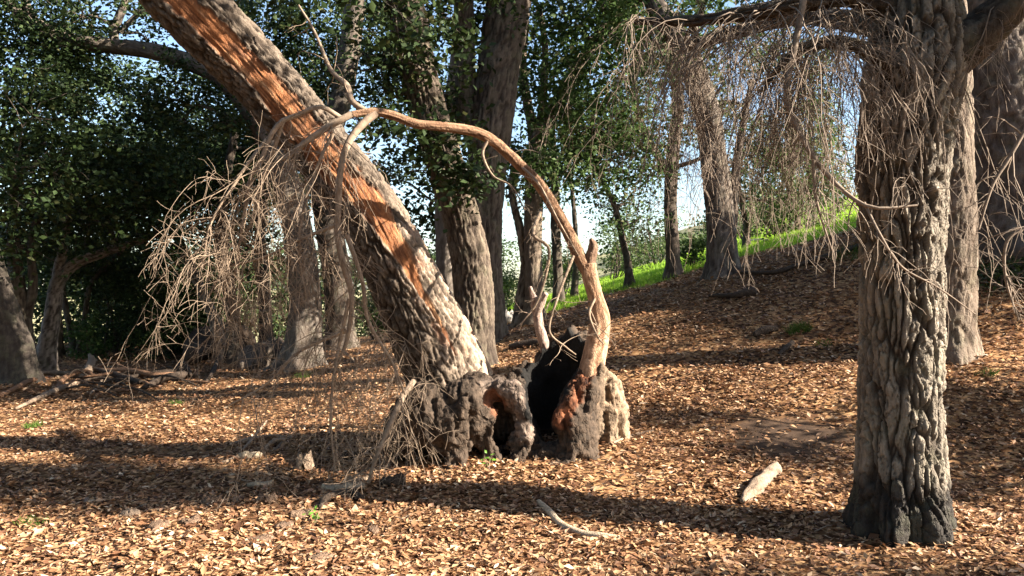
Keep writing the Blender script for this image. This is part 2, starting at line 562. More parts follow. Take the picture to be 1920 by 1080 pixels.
def crown(root, C, R, blobs, rng, leafmat, size, sub=22, spread=0.16, limb_r=0.06, flat=0.75, start=0.35, name='crown', limbmat=None):
    """blobs: (centre xyz, radius, leaves). Limbs grow from the trunk to each blob; one crown mesh."""
    nodes = [(C[k], None, R[k]) for k in range(int(len(C) * start), len(C), max(1, len(C) // 40))]
    order = sorted(range(len(blobs)), key=lambda i: min(np.linalg.norm(blobs[i][0] - n[0]) for n in nodes))
    limbs, cs = {}, []
    for bi in order:
        cen, rad, n = blobs[bi]
        best = min(range(len(nodes)), key=lambda k: np.linalg.norm(nodes[k][0] - cen) + max(0, nodes[k][0][2] - cen[2]) * 0.7)
        pos, rid, pr = nodes[best]
        if rid is None: rid = best
        r0 = min(limb_r, pr * 0.6)
        P, RR = limb_tube(pos, cen, r0, r0 * 0.45, rng)
        limbs.setdefault(rid, []).append(tubes(P[None], RR[None], 5))
        nodes.append((cen, rid, r0 * 0.55))
        nodes.append((P[5], rid, r0 * 0.7))
        c, sc = leaf_cards(rng, cen, rad, n, size, flat, sub, spread)
        cs.append(c)
        m = min(len(sc), 8)
        tw = [limb_tube(P[7] * 0.5 + cen * 0.5, s_, r0 * 0.3, 0.004, rng, 5, 0.05) for s_ in sc[:m]]
        limbs[rid].append(tubes(np.array([a for a, _ in tw]), np.array([b for _, b in tw]), 3))
    for rid, parts in limbs.items():
        V, Q = join(parts)
        obj('limb', make_mesh('limb', V, Q), limbmat or M_limb, root)
    cc = np.vstack(cs)
    return obj(name, leaves_mesh(name, cc, rng, size), leafmat, root)

def field(rng, x0, x1, y0, y1, count, d, dd, r, n):
    """blobs spread over a picture rectangle at distance d +- dd"""
    out = []
    for _ in range(count):
        dist = d + rng.uniform(-dd, dd)
        rr = rng.uniform(*r)
        out.append((W(rng.uniform(x0, x1), rng.uniform(y0, y1), dist), rr, int(0.8 * n * (rr / r[1]) ** 2)))
    return out

def tree(label, path, seed, nseg=40, nlen=140, base=None, spacing=0.06, depth=0.026, flare=0.4, flen=0.25, mat=None,
         fields=(), leafmat=None, size=0.112, extra=(), limb_r=0.06, start=0.35, name='oak_tree', d=None, forks=(),
         c_top=(0.12, 0.097, 0.077), c_fur=(0.04, 0.03, 0.023), sub=22, spread=0.16, twist=0.1, lobes=5):
    rng = np.random.default_rng(seed)
    g = gp(*(base or path[0][:2])) if d is None else None
    dist = d or g[1]
    pts, rad = px_path(path, dist)
    sink = max(0.15, rad[0] * 1.0)
    pts[0][2] = float(ground(pts[0][0], pts[0][1])) - sink
    root = thing(name, (pts[0][0], pts[0][1], pts[0][2] + sink), label, 'tree')
    me, C, R, s = trunk_mesh('trunk', pts, rad, nseg, nlen, spacing, depth, seed, flare, flen, lobes, c_top, c_fur, twist=twist)
    obj('trunk', me, mat or M_bark_mid, root)
    for fp in forks:
        p2, r2 = px_path(fp, dist)
        me2, _, _, _ = trunk_mesh('bough', p2, r2, max(12, nseg // 2), 60, spacing, depth * 0.8, seed + 5, 0, 0.2, 5, c_top, c_fur, twist=twist)
        obj('bough', me2, mat or M_bark_mid, root)
        C = np.vstack([C, resample(p2, r2, 40)[0]])
        R = np.concatenate([R, resample(p2, r2, 40)[1]])
    blobs = []
    for f in fields:
        blobs += field(rng, *f[:4], f[4], dist + f[5], f[6], f[7], f[8])
    for e in extra:
        blobs.append((np.array(e[0], float), e[1], e[2]))
    if blobs:
        crown(root, C, R, blobs, rng, leafmat or M_leaf_dark, size, sub, spread, limb_r, start=start)
    return root, C, R, dist

# ---- the near furrowed trunk with its limbs and hanging bare twigs
def near_tree():
    rng = np.random.default_rng(11)
    g = gp(1690, 1015)
    d = g[1] + 0.15
    path = [(1690, 1050, 84), (1690, 960, 80), (1690, 800, 77), (1690, 600, 76), (1690, 400, 78), (1698, 250, 84), (1715, 150, 92), (1722, 60, 88), (1715, -60, 70), (1700, -260, 62), (1690, -600, 50), (1660, -1000, 34)]
    pts, rad = px_path(path, d)
    pts[0][2] = g[2] - 0.15
    root = thing('tree', (pts[0][0], pts[0][1], g[2]), 'upright tree with deeply furrowed bark, sunlit down one side, bare twigs hanging from its limbs', 'tree')
    def charred_foot(TH, S_, L, nrm, off, rel, col):
        e = S_ + 0.16 * fbm(np.stack([np.cos(TH) * 2, np.sin(TH) * 2, S_ * 3], -1), 3, 41) + .06 * nrm[..., 0]
        k = sstep(0.62, 0.40, e)[..., None]
        return off, col * (1 - k) + np.array([0.03, 0.026, 0.023]) * (.6 + .8 * rel[..., None]) * k
    me, C, R, s = trunk_mesh('trunk', pts, rad, 200, 610, 0.06, 0.052, 3, 0.32, 0.2, 7, (0.225, 0.195, 0.158), (0.035, 0.026, 0.02), 3.4, 0.04, shape=charred_foot)
    obj('trunk', me, M_bark_near, root)
    limbs = [
        [(1735, 130, 60, -.05), (1790, 95, 50, -.1), (1850, 50, 42, -.15), (1910, -10, 36, -.2), (2010, -130, 28, -.2), (2120, -260, 18, -.1)],
        [(1690, 130, 34, -.1), (1640, 105, 20, -.2), (1585, 80, 15, -.25), (1520, 85, 12, -.3), (1470, 115, 9, -.3), (1430, 170, 5, -.3)],
        [(1700, 20, 40, 0), (1600, -10, 26, -.1), (1500, 5, 20, -.2), (1400, 25, 16, -.1), (1290, 40, 12, 0.2), (1190, 40, 7, 0.4)],
        [(1700, 60, 30, 0.1), (1600, 40, 22, .5), (1500, 30, 18, 1.0), (1380, 60, 14, 1.6), (1280, 90, 10, 2.0)],
        [(1720, -50, 40, -.1), (1800, -160, 26, -.6), (1900, -260, 18, -1.0)],
    ]
    starts = []
    for k, lp in enumerate(limbs):
        p2, r2 = px_path(lp, d)
        me2, C2, _, _ = trunk_mesh('limb', p2, r2, 40, 130, 0.045, 0.02, 30 + k, 0, .2, 5, (0.085, 0.068, 0.054), (0.03, 0.023, 0.018))
        obj('limb', me2, M_bark_near, root)
        starts.append(C2)
    # one long pale hanging branch and its twigs
    hang = [
        [(1510, -20, 7, -.3), (1490, 90, 6, -.35), (1475, 160, 6, -.4), (1478, 200, 6, -.4), (1510, 270, 5.5, -.45), (1545, 320, 5, -.5), (1590, 365, 4.2, -.6), (1640, 390, 3.4, -.7), (1720, 385, 2, -.7)],
        [(1620, 380, 3, -.65), (1650, 440, 2.8, -.75), (1690, 500, 2.4, -.75), (1760, 540, 1.6, -.7), (1830, 590, 1, -.5)],
        [(1525, 300, 3.4, -.5), (1528, 360, 2.8, -.5), (1540, 410, 2, -.5), (1560, 470, 1.5, -.5)],
        [(1930, 230, 4, -.5), (1890, 300, 3.6, -.5), (1860, 350, 3, -.5), (1835, 430, 2, -.5)],
        [(1940, 420, 3, -.4), (1890, 450, 3, -.4), (1885, 520, 2.4, -.4), (1910, 600, 1.5, -.4)],
    ]
    hp = []
    for k, lp in enumerate(hang):
        p2, r2 = px_path(lp, d)
        Cc, Rc, _ = resample(p2, r2, 26)
        V, Q = tubes(Cc[None], Rc[None], 7)
        obj('hanging_branch', make_mesh('hanging_branch', V, Q), M_twig_grey, root)
        hp.append((Cc[None], Rc[None]))
    # curtain of hanging strands
    parts = []
    for (Cl, lo, hi, n, L, dr) in ((starts[1], .25, 1, 36, (0.35, 1.1), 0.1), (starts[2], .1, 1, 76, (0.5, 2.0), .1), (starts[3], .15, 1, 80, (0.6, 2.4), .1), (starts[0], .3, .8, 14, (.4, .9), .1)):
        k = (rng.uniform(lo, hi, n) * (len(Cl) - 1)).astype(int)
        st = Cl[k]
        d0 = rng.normal(size=(n, 3)) * np.array([0.9, 0.9, 0.4]) + np.array([-0.2, 0, -0.2])
        P = walk(st, d0, rng.uniform(*L, n), 12, rng, 0.13, 0.24)
        Rr = rng.uniform(0.0024, 0.0058, n)[:, None] * np.linspace(1, 0.3, 12)[None]
        parts += twigs(rng, P, Rr, 7, 0.42, 3, 0.2, 0.22)
    for P, Rr in hp:
        parts += twigs(rng, P, Rr * 0.8, 12, 0.35, 3, 0.18, 0.15)[1:]
    V, Q = join(parts)
    obj('hanging_twigs', make_mesh('hanging_twigs', V, Q), M_twig_grey, root, kind='stuff')
    # leaves high on the crown, above the picture
    blobs = [(np.array([rng.uniform(-2.5, 5.0), rng.uniform(-0.5, 6.0), rng.uniform(5.8, 7.6)]), rng.uniform(1.0, 1.5), 900) for _ in range(20)]
    blobs += [(np.array(c), r, 800) for c, r in (((4.1, 4.7, 3.7), .45), ((4.4, 4.65, 4.3), .6), ((4.0, 4.9, 4.3), .5), ((4.3, 4.75, 3.95), .5))]  # leaf clumps added out of view to shade the upper trunk
    crown(root, np.vstack([C, starts[0]]), np.concatenate([R, np.full(len(starts[0]), .08)]), blobs, rng, M_leaf_mid, 0.11, start=0.8, limb_r=0.06)
near_tree()

# ---- the leaning half-stripped tree on its burnt hollow base
def surface_nets(Fv, org, h):
    """Fv: signed distance on a grid (inside < 0) -> verts, quads"""
    nx, ny, nz = Fv.shape
    ins = Fv < 0
    cs = [(a, b, c) for a in (0, 1) for b in (0, 1) for c in (0, 1)]
    sl = lambda a, n: slice(a, n - 1 + a)
    cnt = sum(ins[sl(a, nx), sl(b, ny), sl(c, nz)].astype(np.int8) for a, b, c in cs)
    act = (cnt > 0) & (cnt < 8)
    idx = -np.ones(act.shape, np.int64)
    I = np.argwhere(act)
    idx[act] = np.arange(len(I))
    acc = np.zeros((len(I), 3))
    num = np.zeros(len(I))
    val = {c: Fv[I[:, 0] + c[0], I[:, 1] + c[1], I[:, 2] + c[2]] for c in cs}
    for c0 in cs:
        for ax in range(3):
            if c0[ax] == 0:
                c1 = list(c0); c1[ax] = 1; c1 = tuple(c1)
                a, b = val[c0], val[c1]
                m = (a < 0) != (b < 0)
                t = np.where(m, a / np.where(m, a - b, 1), 0)
                p = np.array(c0)[None] + t[:, None] * (np.array(c1) - np.array(c0))[None]
                acc += np.where(m[:, None], p, 0)
                num += m
    V = (I + acc / num[:, None]) * h + org
    quads = []
    for ax in range(3):
        u, v = (ax + 1) % 3, (ax + 2) % 3
        s0 = [slice(1, n - 1) for n in Fv.shape]
        s1 = list(s0)
        s0[ax] = slice(0, Fv.shape[ax] - 1)
        s1[ax] = slice(1, Fv.shape[ax])
        A, B = ins[tuple(s0)], ins[tuple(s1)]
        for flip in (False, True):
            m = (A & ~B) if not flip else (~A & B)
            e = np.argwhere(m)
            off = np.array([1, 1, 1]); off[ax] = 0
            e = e + off
            def cell(du, dv):
                k = e.copy(); k[:, u] -= du; k[:, v] -= dv
                return idx[k[:, 0], k[:, 1], k[:, 2]]
            q = np.stack([cell(1, 1), cell(0, 1), cell(0, 0), cell(1, 0)], 1)
            if flip: q = q[:, ::-1]
            quads.append(q)
    Q = np.vstack(quads)
    return V, Q[(Q >= 0).all(1)]

def leaning_tree():
    rng = np.random.default_rng(5)
    g0 = gp(960, 872)
    D = g0[1]
    gz = float(ground(g0[0], D + 0.4))
    root = thing('leaning_tree', (float(W(930, 870, D + .4)[0]), D + 0.4, gz), 'leaning tree with stripped orange wood rising from a burnt hollow stump', 'tree')
    # --- burl, roots and burnt shell as one solid
    pr = lambda px, py, dd, r: (W(px, py, D + dd), r * (D + dd) / F)
    h = 0.0185
    lo = W(690, 930, D)
    hi = W(1215, 600, D)
    org = np.array([lo[0], D - 0.35, lo[2]])
    dims = np.array([hi[0] + 0.15 - lo[0], 1.75, hi[2] + 0.1 - lo[2]])
    n = np.ceil(dims / h).astype(int)
    ax = [org[k] + np.arange(n[k]) * h for k in range(3)]
    G = np.stack(np.meshgrid(*ax, indexing='ij'), -1).astype(np.float32)
    wn_ = np.stack([vnoise(G[::2, ::2, ::2] * 5.0, 61 + k) for k in range(3)], -1)
    wn_ = np.repeat(np.repeat(np.repeat(wn_, 2, 0), 2, 1), 2, 2)[:n[0], :n[1], :n[2]]
    Gw = G + 0.035 * wn_
    def cap(a, b):
        (p, r1), (q, r2) = pr(*a), pr(*b)
        ba = q - p
        t = np.clip(((Gw - p) @ ba) / (ba @ ba), 0, 1)
        return np.linalg.norm(Gw - p - t[..., None] * ba, axis=-1) - (r1 + (r2 - r1) * t)
    def sph(a, sc=(1, 1, 1)):
        p, r = pr(*a)
        return (np.linalg.norm((Gw - p) / np.array(sc), axis=-1) - r) * min(sc)
    def smin(a, b, k=0.05):
        hh = np.clip(0.5 + 0.5 * (b - a) / k, 0, 1)
        return b * (1 - hh) + a * hh - k * hh * (1 - hh)
    S = sph((850, 775, .55, 78))
    for a in ((925, 765, .55, 58), (795, 790, .6, 62), (832, 800, .10, 52), (800, 772, .2, 52), (868, 765, .16, 46), (905, 785, .18, 34), (868, 750, .24, 32), (775, 815, .35, 45), (890, 742, .36, 42), (955, 742, .4, 36), (770, 815, .65, 50), (805, 760, .4, 44)):
        S = smin(S, sph(a), 0.06)
    S = smin(S, cap((845, 815, .65, 88), (842, 765, .62, 70)), 0.08)
    for a, b in (((880, 800, .26, 26), (848, 900, -.08, 15)), ((908, 800, .24, 24), (932, 905, -.02, 14)), ((968, 820, .22, 20), (975, 905, .02, 16)),
                 ((790, 830, .45, 30), (735, 890, .3, 15)), ((800, 830, .4, 30), (790, 895, .15, 16)), ((960, 740, .4, 30), (985, 830, .3, 22)),
                 ((1112, 700, .42, 30), (1080, 780, .2, 33)), ((1080, 780, .2, 33), (1085, 890, .12, 36)), ((1095, 830, .15, 28), (1010, 900, -.12, 12)),
                 ((1100, 830, .2, 26), (1125, 895, .05, 16)), ((1085, 840, .1, 22), (1055, 900, -.12, 12)), ((1128, 735, .7, 40), (1135, 880, .7, 46)), ((1135, 790, .75, 30), (1185, 885, .7, 18))):
        S = smin(S, cap(a, b), 0.045)
    S = smin(S, cap((955, 862, .28, 30), (1085, 862, .2, 28)), 0.05)
    # hollow shell
    cx, cr = pr(1043, 700, .70, 78)
    q = (Gw[..., :2] - cx[:2]) / np.array([1.0, 1.0])
    rr = np.linalg.norm(q, axis=-1)
    ang = np.arctan2(q[..., 1], q[..., 0])          # +pi/2 is away from the camera
    zt = lambda py: W(0, py, D + .7)[2]
    A = np.radians([-180, -150, -120, -95, -60, -35, 0, 40, 70, 110, 140, 165, 180])
    Hh = np.interp(ang, A, [zt(705), zt(720), zt(800), zt(835), zt(820), zt(720), zt(670), zt(640), zt(622), zt(660), zt(698), zt(702), zt(705)])
    Hh = Hh + 0.05 * wn_[..., 0] + 0.03 * np.sin(ang * 17)
    shell = np.maximum(np.abs(rr - cr) - 0.07, Gw[..., 2] - Hh)
    S = smin(S, shell, 0.04)
    holes = np.maximum(rr - (cr - 0.065), Gw[..., 2] - zt(560))
    holes = np.minimum(holes, cap((1035, 700, .55, 42), (1022, 770, .12, 30)))
    holes = np.minimum(holes, cap((1010, 740, .3, 26), (1015, 800, -.1, 22)))
    floor_ = W(0, 815, D + .4)[2]
    holes = np.maximum(holes, floor_ - Gw[..., 2])
    cav = sph((940, 795, .27, 27), (1, 1.3, 1.25))
    for a in ((888, 832, .26, 19), (815, 872, .25, 30), (962, 862, .2, 17), (902, 880, .12, 15), (850, 860, .1, 13), (765, 868, .3, 22)):
        cav = np.minimum(cav, sph(a, (1, 1.4, 1.3)))
    S = np.maximum(S, -np.minimum(holes, cav))
    for a, b in (((920, 722, .30, 20), (965, 735, .22, 17)), ((965, 735, .22, 17), (987, 778, .16, 13)), ((987, 778, .16, 13), (982, 850, .12, 16))):
        S = smin(S, cap(a, b), 0.03)
    rise = cap((1098, 700, .40, 20), (1048, 790, .13, 16))
    S = smin(S, rise, 0.03)
    V, Q = surface_nets(S, org, h)
    # normals, cracked bark relief, colours
    Nn = np.zeros_like(V)
    fn = np.cross(V[Q[:, 2]] - V[Q[:, 0]], V[Q[:, 3]] - V[Q[:, 1]])
    for k in range(4): np.add.at(Nn, Q[:, k], fn)
    Nn = norm(Nn)
    def samp(Fv):
        i = np.clip(np.round((V - org) / h).astype(int), 0, np.array(Fv.shape) - 1)
        return Fv[i[:, 0], i[:, 1], i[:, 2]]
    char = sstep(0.035, 0.0, np.abs(samp(holes)) - 0.02)
    qv = V * np.array([19, 19, 15.0])
    qv = qv + 0.5 * np.stack([vnoise(qv * .6, 71), vnoise(qv * .6, 72), vnoise(qv * .6, 73)], -1)
    ee, cid = worley(qv, 74)
    crk = sstep(0.0, 0.25, ee) * (0.8 + 0.2 * cid)
    V = V + Nn * (0.020 * (crk - 1) + 0.04 * fbm(V * 6, 4, 76) + 0.045 * (sstep(0.0, 0.4, np.abs(vnoise(V * np.array([10, 10, 2.6]) + 3, 78))) - .6))[:, None] * (1 - 0.6 * char)[:, None]
    col = np.array([0.030, 0.022, 0.016]) * (1 - crk[:, None]) + np.array([0.076, 0.054, 0.039]) * crk[:, None]
    tan = sstep(0.0, 0.25, V[:, 0] - W(1105, 0, D + .5)[0])[:, None]  # right flank turned tan: sunlight put into the bark colour
    col = col * (1 - tan) + np.array([0.30, 0.22, 0.15]) * (0.3 + .7 * crk[:, None]) * tan
    def dseg(a, b):
        p, q_ = pr(*a, 1)[0], pr(*b, 1)[0]
        t = np.clip(((V - p) @ (q_ - p)) / ((q_ - p) @ (q_ - p)), 0, 1)
        return np.linalg.norm(V - p - t[:, None] * (q_ - p), axis=1)
    nz = fbm(V * 14, 2, 80)
    pale = sstep(.17, .09, np.minimum(dseg((930, 728, .2), (965, 735, .15)), dseg((968, 740, .15), (985, 800, .12))) + .04 * nz)[:, None]
    col = col * (1 - pale) + (np.array([0.27, 0.205, 0.165]) * (0.8 + .6 * nz[:, None]) * (.4 + .6 * crk[:, None])) * pale
    org_ = sstep(.11, .05, dseg((1096, 715, .3), (1045, 790, .05)) + .07 * nz)[:, None]
    org2 = sstep(.12, .05, dseg((925, 750, .25), (930, 770, .2)) + .03 * nz)[:, None]
    col = col * (1 - org_) + np.array([0.33, 0.125, 0.06]) * (0.75 + .9 * nz[:, None]) * (.35 + .65 * crk[:, None]) * org_
    col = col * (1 - .8 * org2) + np.array([0.30, 0.12, 0.06]) * org2 * .8
    ch = np.clip(char - org_[:, 0] * .9, 0, 1)[:, None]
    col = col * (1 - ch) + np.array([0.010, 0.009, 0.008]) * ch
    base = obj('burnt_hollow_base', make_mesh('burnt_hollow_base', V, Q, None, np.clip(col, 0.004, 1)), M_stump, root)
    base['label'] = 'knotted dark burl and roots round a hollow burnt black inside'
    # --- leaning trunk with a long strip of missing bark
    path = [(852, 775, 80, .72), (843, 715, 80, .68), (812, 640, 75, .63), (768, 550, 68, .6), (725, 460, 64, .6), (677, 375, 61, .6), (612, 290, 60, .6), (545, 210, 62, .55), (470, 125, 63, .5), (385, 40, 66, .4), (300, -50, 66, .3), (180, -190, 60, .1), (60, -360, 50, -.1), (-30, -560, 38, -.2)]
    pts, rad = px_path(path, D)
    Ltot = resample(pts, rad, 500)[2][-1]
    Cc, _, ss = resample(pts, rad, 500)
    pys = 540 - (Cc[:, 2] - EYE) / Cc[:, 1] * F
    def shape(TH, S_, L, nrm, off, rel, col):
        py = np.interp(S_, ss, pys)
        tt, a, b = frames(Cc)
        ki = np.clip((S_ / L * 499).astype(int), 0, 499)
        side = norm(np.cross(np.array([0, 1.0, 0]), tt))   # to the picture's right, across the trunk
        u = (nrm * side[ki]).sum(-1)
        front = -nrm[..., 1]
        key = [-200, 0, 60, 120, 230, 330, 400, 470, 540, 620, 700]
        uc = np.interp(py, key, [-.2, -.1, 0.0, .05, .05, 0.0, .30, .42, .45, .5, .5])
        uw = np.interp(py, key, [.15, .35, .33, .45, .58, .62, .45, .26, .12, .05, 0.0])
        q = np.stack([np.cos(TH) * 2.2, np.sin(TH) * 2.2, S_ * 3.0], -1)
        e = np.abs(u - uc) / np.maximum(uw, 1e-3) + 0.42 * fbm(q, 3, 91) + .25 * vnoise(q * 4, 95)
        peel = sstep(1.04, 0.92, e) * (front > -0.25) * (uw > 0.02)
        # second reddish strip where the bark is thin and flaking low down
        q2 = np.stack([np.cos(TH) * 6, np.sin(TH) * 6, S_ * 3.0], -1)
        fib = fbm(q2, 3, 92)
        fib2 = fbm(q2 * np.array([3, 3, 1.5]), 2, 93)
        oww = np.array([0.27, 0.112, 0.048])
        hi_ = np.array([0.42, 0.24, 0.13])
        dk = np.array([0.17, 0.07, 0.035])
        a1 = sstep(0.0, 0.5, fib)[..., None]
        a2 = sstep(0.05, 0.5, -fib2)[..., None]
        wood = oww * (1 - a1) + hi_ * a1
        wood = wood * (1 - a2 * .85) + dk * .7 * a2 * .85
        blot = sstep(.05, .45, fbm(np.stack([np.cos(TH) * 2.5, np.sin(TH) * 2.5, S_ * 4.5], -1), 3, 99))[..., None]
        wood = wood * (1 - .8 * blot) + np.array([0.15, 0.07, 0.04]) * .8 * blot
        edge = sstep(0.70, 1.0, e)[..., None]
        wood = wood * (1 - .45 * edge) + dk * .45 * edge
        o2 = off * (1 - peel) + peel * (-0.042 + 0.014 * fib + 0.008 * fib2)
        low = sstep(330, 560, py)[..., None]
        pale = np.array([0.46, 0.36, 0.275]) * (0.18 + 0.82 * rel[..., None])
        lit_side = sstep(-.15, .25, u)[..., None]  # right side, low down: sunlight put into the pale bark colour
        c2 = col * (1 - low * lit_side) + pale * low * lit_side
        redn = sstep(.1, .5, fbm(q * 1.2 + 5, 2, 97))[..., None] * low * lit_side
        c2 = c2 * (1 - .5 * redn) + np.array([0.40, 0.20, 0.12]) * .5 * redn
        return o2, c2 * (1 - peel[..., None]) + wood * peel[..., None]
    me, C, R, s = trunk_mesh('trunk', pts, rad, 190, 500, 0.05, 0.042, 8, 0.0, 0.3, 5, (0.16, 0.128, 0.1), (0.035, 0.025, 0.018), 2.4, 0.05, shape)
    obj('trunk', me, M_bark_lean, root)
    # dead stub with hole shadows on the bark
    # --- upright snag on the rim, its broken top and the branch arching over to the left
    made = []
    def tube_part(name, path_, nseg, nlen, mat, depth=.006, spacing=.03, seed=1, ct=(0.3, .22, .16), cf=(.17, .11, .075), label=None):
        p2, r2 = px_path(path_, D)
        me2, C2, R2, _ = trunk_mesh(name, p2, r2, nseg, nlen, spacing, depth, seed, 0, .2, 5, ct, cf, 6.0, 0.6)
        o = obj(name, me2, mat, root)
        if label: o['label'] = label
        made.append(o)
        return C2, R2
    tube_part('snag', [(1098, 770, 22, .35), (1108, 700, 24, .40), (1120, 640, 22, .42), (1126, 600, 19, .42), (1116, 555, 15, .42), (1106, 515, 16, .42), (1104, 495, 15, .42)], 40, 150, M_bark_lean, .008, .05, 21, (0.44, .29, .19), (.22, .12, .07))
    tube_part('broken_top', [(1104, 515, 13, .42), (1107, 485, 12, .42), (1112, 462, 10, .41), (1108, 448, 4, .40)], 20, 40, M_bark_lean, .008, .03, 22, (.2, .13, .09), (.1, .06, .04))
    arch = [(1106, 515, 14, .42), (1088, 485, 13, .42), (1070, 445, 12.5, .40), (1045, 400, 12, .36), (1010, 345, 11.5, .3), (970, 305, 11.5, .22), (930, 268, 11, .15), (890, 247, 10, .08), (835, 238, 9.5, 0), (780, 232, 9, -.08), (735, 216, 9, -.12), (700, 210, 8.5, -.16), (660, 215, 7, -.2)]
    Ca, Ra = tube_part('arching_branch', arch, 26, 260, M_bark_lean, .008, .035, 23, (.30, .185, .115), (.13, .07, .04))
    arch_o = made[-1]
    # the branch ends: pale crooked branchlets that feed the twig curtain
    subs = [
        [(705, 212, 8, -.16), (680, 232, 8, -.2), (655, 265, 7, -.25), (640, 310, 6, -.3), (635, 380, 6, -.3), (633, 440, 6, -.32), (645, 500, 6, -.33), (660, 560, 5, -.33), (650, 640, 4, -.33), (625, 700, 2.4, -.33)],
        [(660, 214, 7, -.2), (620, 235, 6.5, -.25), (575, 265, 6, -.3), (545, 290, 5, -.32), (528, 300, 4.5, -.34)],
        [(640, 222, 5, -.2), (600, 200, 4.5, -.25), (560, 215, 4.5, -.3), (528, 228, 5, -.35), (505, 260, 5, -.38), (490, 300, 4.5, -.4), (470, 335, 4, -.42), (455, 420, 3, -.42), (440, 520, 2, -.4)],
        [(530, 228, 5, -.35), (515, 275, 4.5, -.3), (490, 345, 4, -.3), (470, 420, 3, -.3), (420, 500, 2.4, -.35), (390, 560, 1.6, -.4)],
        [(690, 210, 5, -.18), (660, 190, 6, -.15), (650, 160, 6, -.1), (620, 130, 4, 0), (590, 60, 2.6, .1), (560, 10, 2, .2)],
        [(500, 262, 4, -.38), (470, 300, 3.5, -.45), (440, 345, 3, -.5), (395, 420, 2.5, -.55), (380, 500, 2, -.55)],
        [(650, 440, 5, -.3), (680, 530, 4, -.3), (690, 600, 3.4, -.3), (735, 680, 3, -.28), (760, 740, 2, -.25)],
        [(775, 715, 6, .02), (755, 745, 6, -.15), (730, 800, 5, -.3), (705, 860, 4, -.4), (690, 905, 2.5, -.42)],
        [(635, 420, 4, -.3), (560, 450, 3, -.35), (500, 480, 2.4, -.4), (430, 500, 1.6, -.42)],
        [(650, 620, 4, -.33), (560, 660, 3, -.4), (500, 720, 2.4, -.45), (430, 760, 1.5, -.5)],
        [(655, 560, 4, -.33), (630, 680, 3, -.36), (620, 780, 2.6, -.4), (628, 880, 1.6, -.42)],
        [(625, 250, 4, -.25), (600, 300, 3, -.28), (570, 390, 3, -.3), (560, 470, 2, -.34), (575, 560, 1.4, -.34)],
        [(1015, 395, 4, .35), (1000, 440, 3.4, .1), (1030, 470, 3, .1), (1010, 560, 2.4, .1), (975, 610, 1.6, .1)],
        [(975, 310, 3, .22), (1010, 345, 2.6, .1), (1050, 420, 2, 0), (1085, 480, 1.6, 0)],
        [(1115, 560, 2.6, .28), (1105, 590, 2.4, .24), (1120, 630, 2, .22), (1132, 645, 1.4, .25)],
        [(1075, 480, 3, .25), (1045, 560, 2.4, .05), (1030, 620, 2.2, 0), (1060, 650, 1.8, 0), (1080, 665, 1.2, 0)],
        [(915, 262, 3, .1), (905, 290, 3, .1), (925, 330, 2, .05), (960, 350, 1.6, 0), (985, 395, 1.2, 0)],
    ]
    hp = []
    for lp in subs:
        p2, r2 = px_path(lp, D)
        Cs, Rs, _ = resample(p2, r2, 30)
        V, Q = tubes(Cs[None], Rs[None], 7)
        bo = obj('dead_branchlet', make_mesh('dead_branchlet', V, Q), M_twig, root)
        if len(hp) not in (7, 14): bo.parent = arch_o; bo.matrix_parent_inverse.identity()
        hp.append((Cs, Rs))
    parts = []
    for k, (Cs, Rs) in enumerate(hp):
        if k == 4 or k >= 12:
            parts += twigs(rng, Cs[None], Rs[None] * .8, 6, 0.3, 2, 0.15, 0.05)[1:]
            continue
        m = 15 if k < 6 else 9
        ki = rng.integers(6, 29, m)
        d0 = rng.normal(size=(m, 3)) * np.array([.7, .6, .4]) + np.array([0.02, -.1, -0.45])
        P = walk(Cs[ki], d0, rng.uniform(.4, 1.3, m), 11, rng, .13, .2)
        Rr = rng.uniform(.0028, .0056, m)[:, None] * np.linspace(1, .35, 11)[None]
        parts += twigs(rng, P, Rr, 6, .36, 3, .2, .16)
        parts += twigs(rng, Cs[None], Rs[None] * .8, 8, .4, 3, .2, .15)[1:]
    # twigs sweeping down to the ground on the shaded side of the base
    m = 26
    st = np.array([W(px, py, D + dd) for px, py, dd in zip(rng.uniform(610, 790, m), rng.uniform(560, 760, m), rng.uniform(-.45, .35, m))])
    P = walk(st, rng.normal(size=(m, 3)) * np.array([.6, .5, .2]) + np.array([-.25, -.1, -.7]), rng.uniform(.4, .95, m), 10, rng, .18, .12)
    P[..., 2] = np.maximum(P[..., 2], ground(P[..., 0], P[..., 1]) + .01)
    parts += twigs(rng, P, rng.uniform(.002, .0042, m)[:, None] * np.linspace(1, .4, 10)[None], 4, .3, 2, .16, .12)
    V, Q = join(parts)
    V[:, 2] = np.maximum(V[:, 2], ground(V[:, 0], V[:, 1]) + .004)
    obj('dead_twigs', make_mesh('dead_twigs', V, Q), M_twig, root, kind='stuff')
    # small pale dead stem on the rim of the hollow
    tube_part('dead_stem', [(1032, 720, 11, 1.15), (1030, 695, 11, 1.14), (1024, 660, 11, 1.08), (1012, 615, 10, 1.0), (1005, 575, 10, .98), (994, 538, 4, .95)], 18, 70, M_bark_lean, .01, .03, 25, (.42, .32, .27), (.16, .10, .08), 'small pale dead stem on the rim of the hollow')
    tube_part('dead_stem', [(1006, 592, 8, .98), (1014, 570, 8, .95), (1024, 550, 6, .92)], 14, 24, M_bark_lean, .006, .03, 26, (.5, .4, .34), (.2, .13, .1))
    # the crown, above the picture
    blobs = [(W(rng.uniform(-500, 250), rng.uniform(-700, -320), D + rng.uniform(-.8, 1.5)), .9, 800) for _ in range(10)]
    crown(root, C, R, blobs, rng, M_leaf_dark, .07, start=.85, limb_r=.05)
    return D
D_LEAN = leaning_tree()

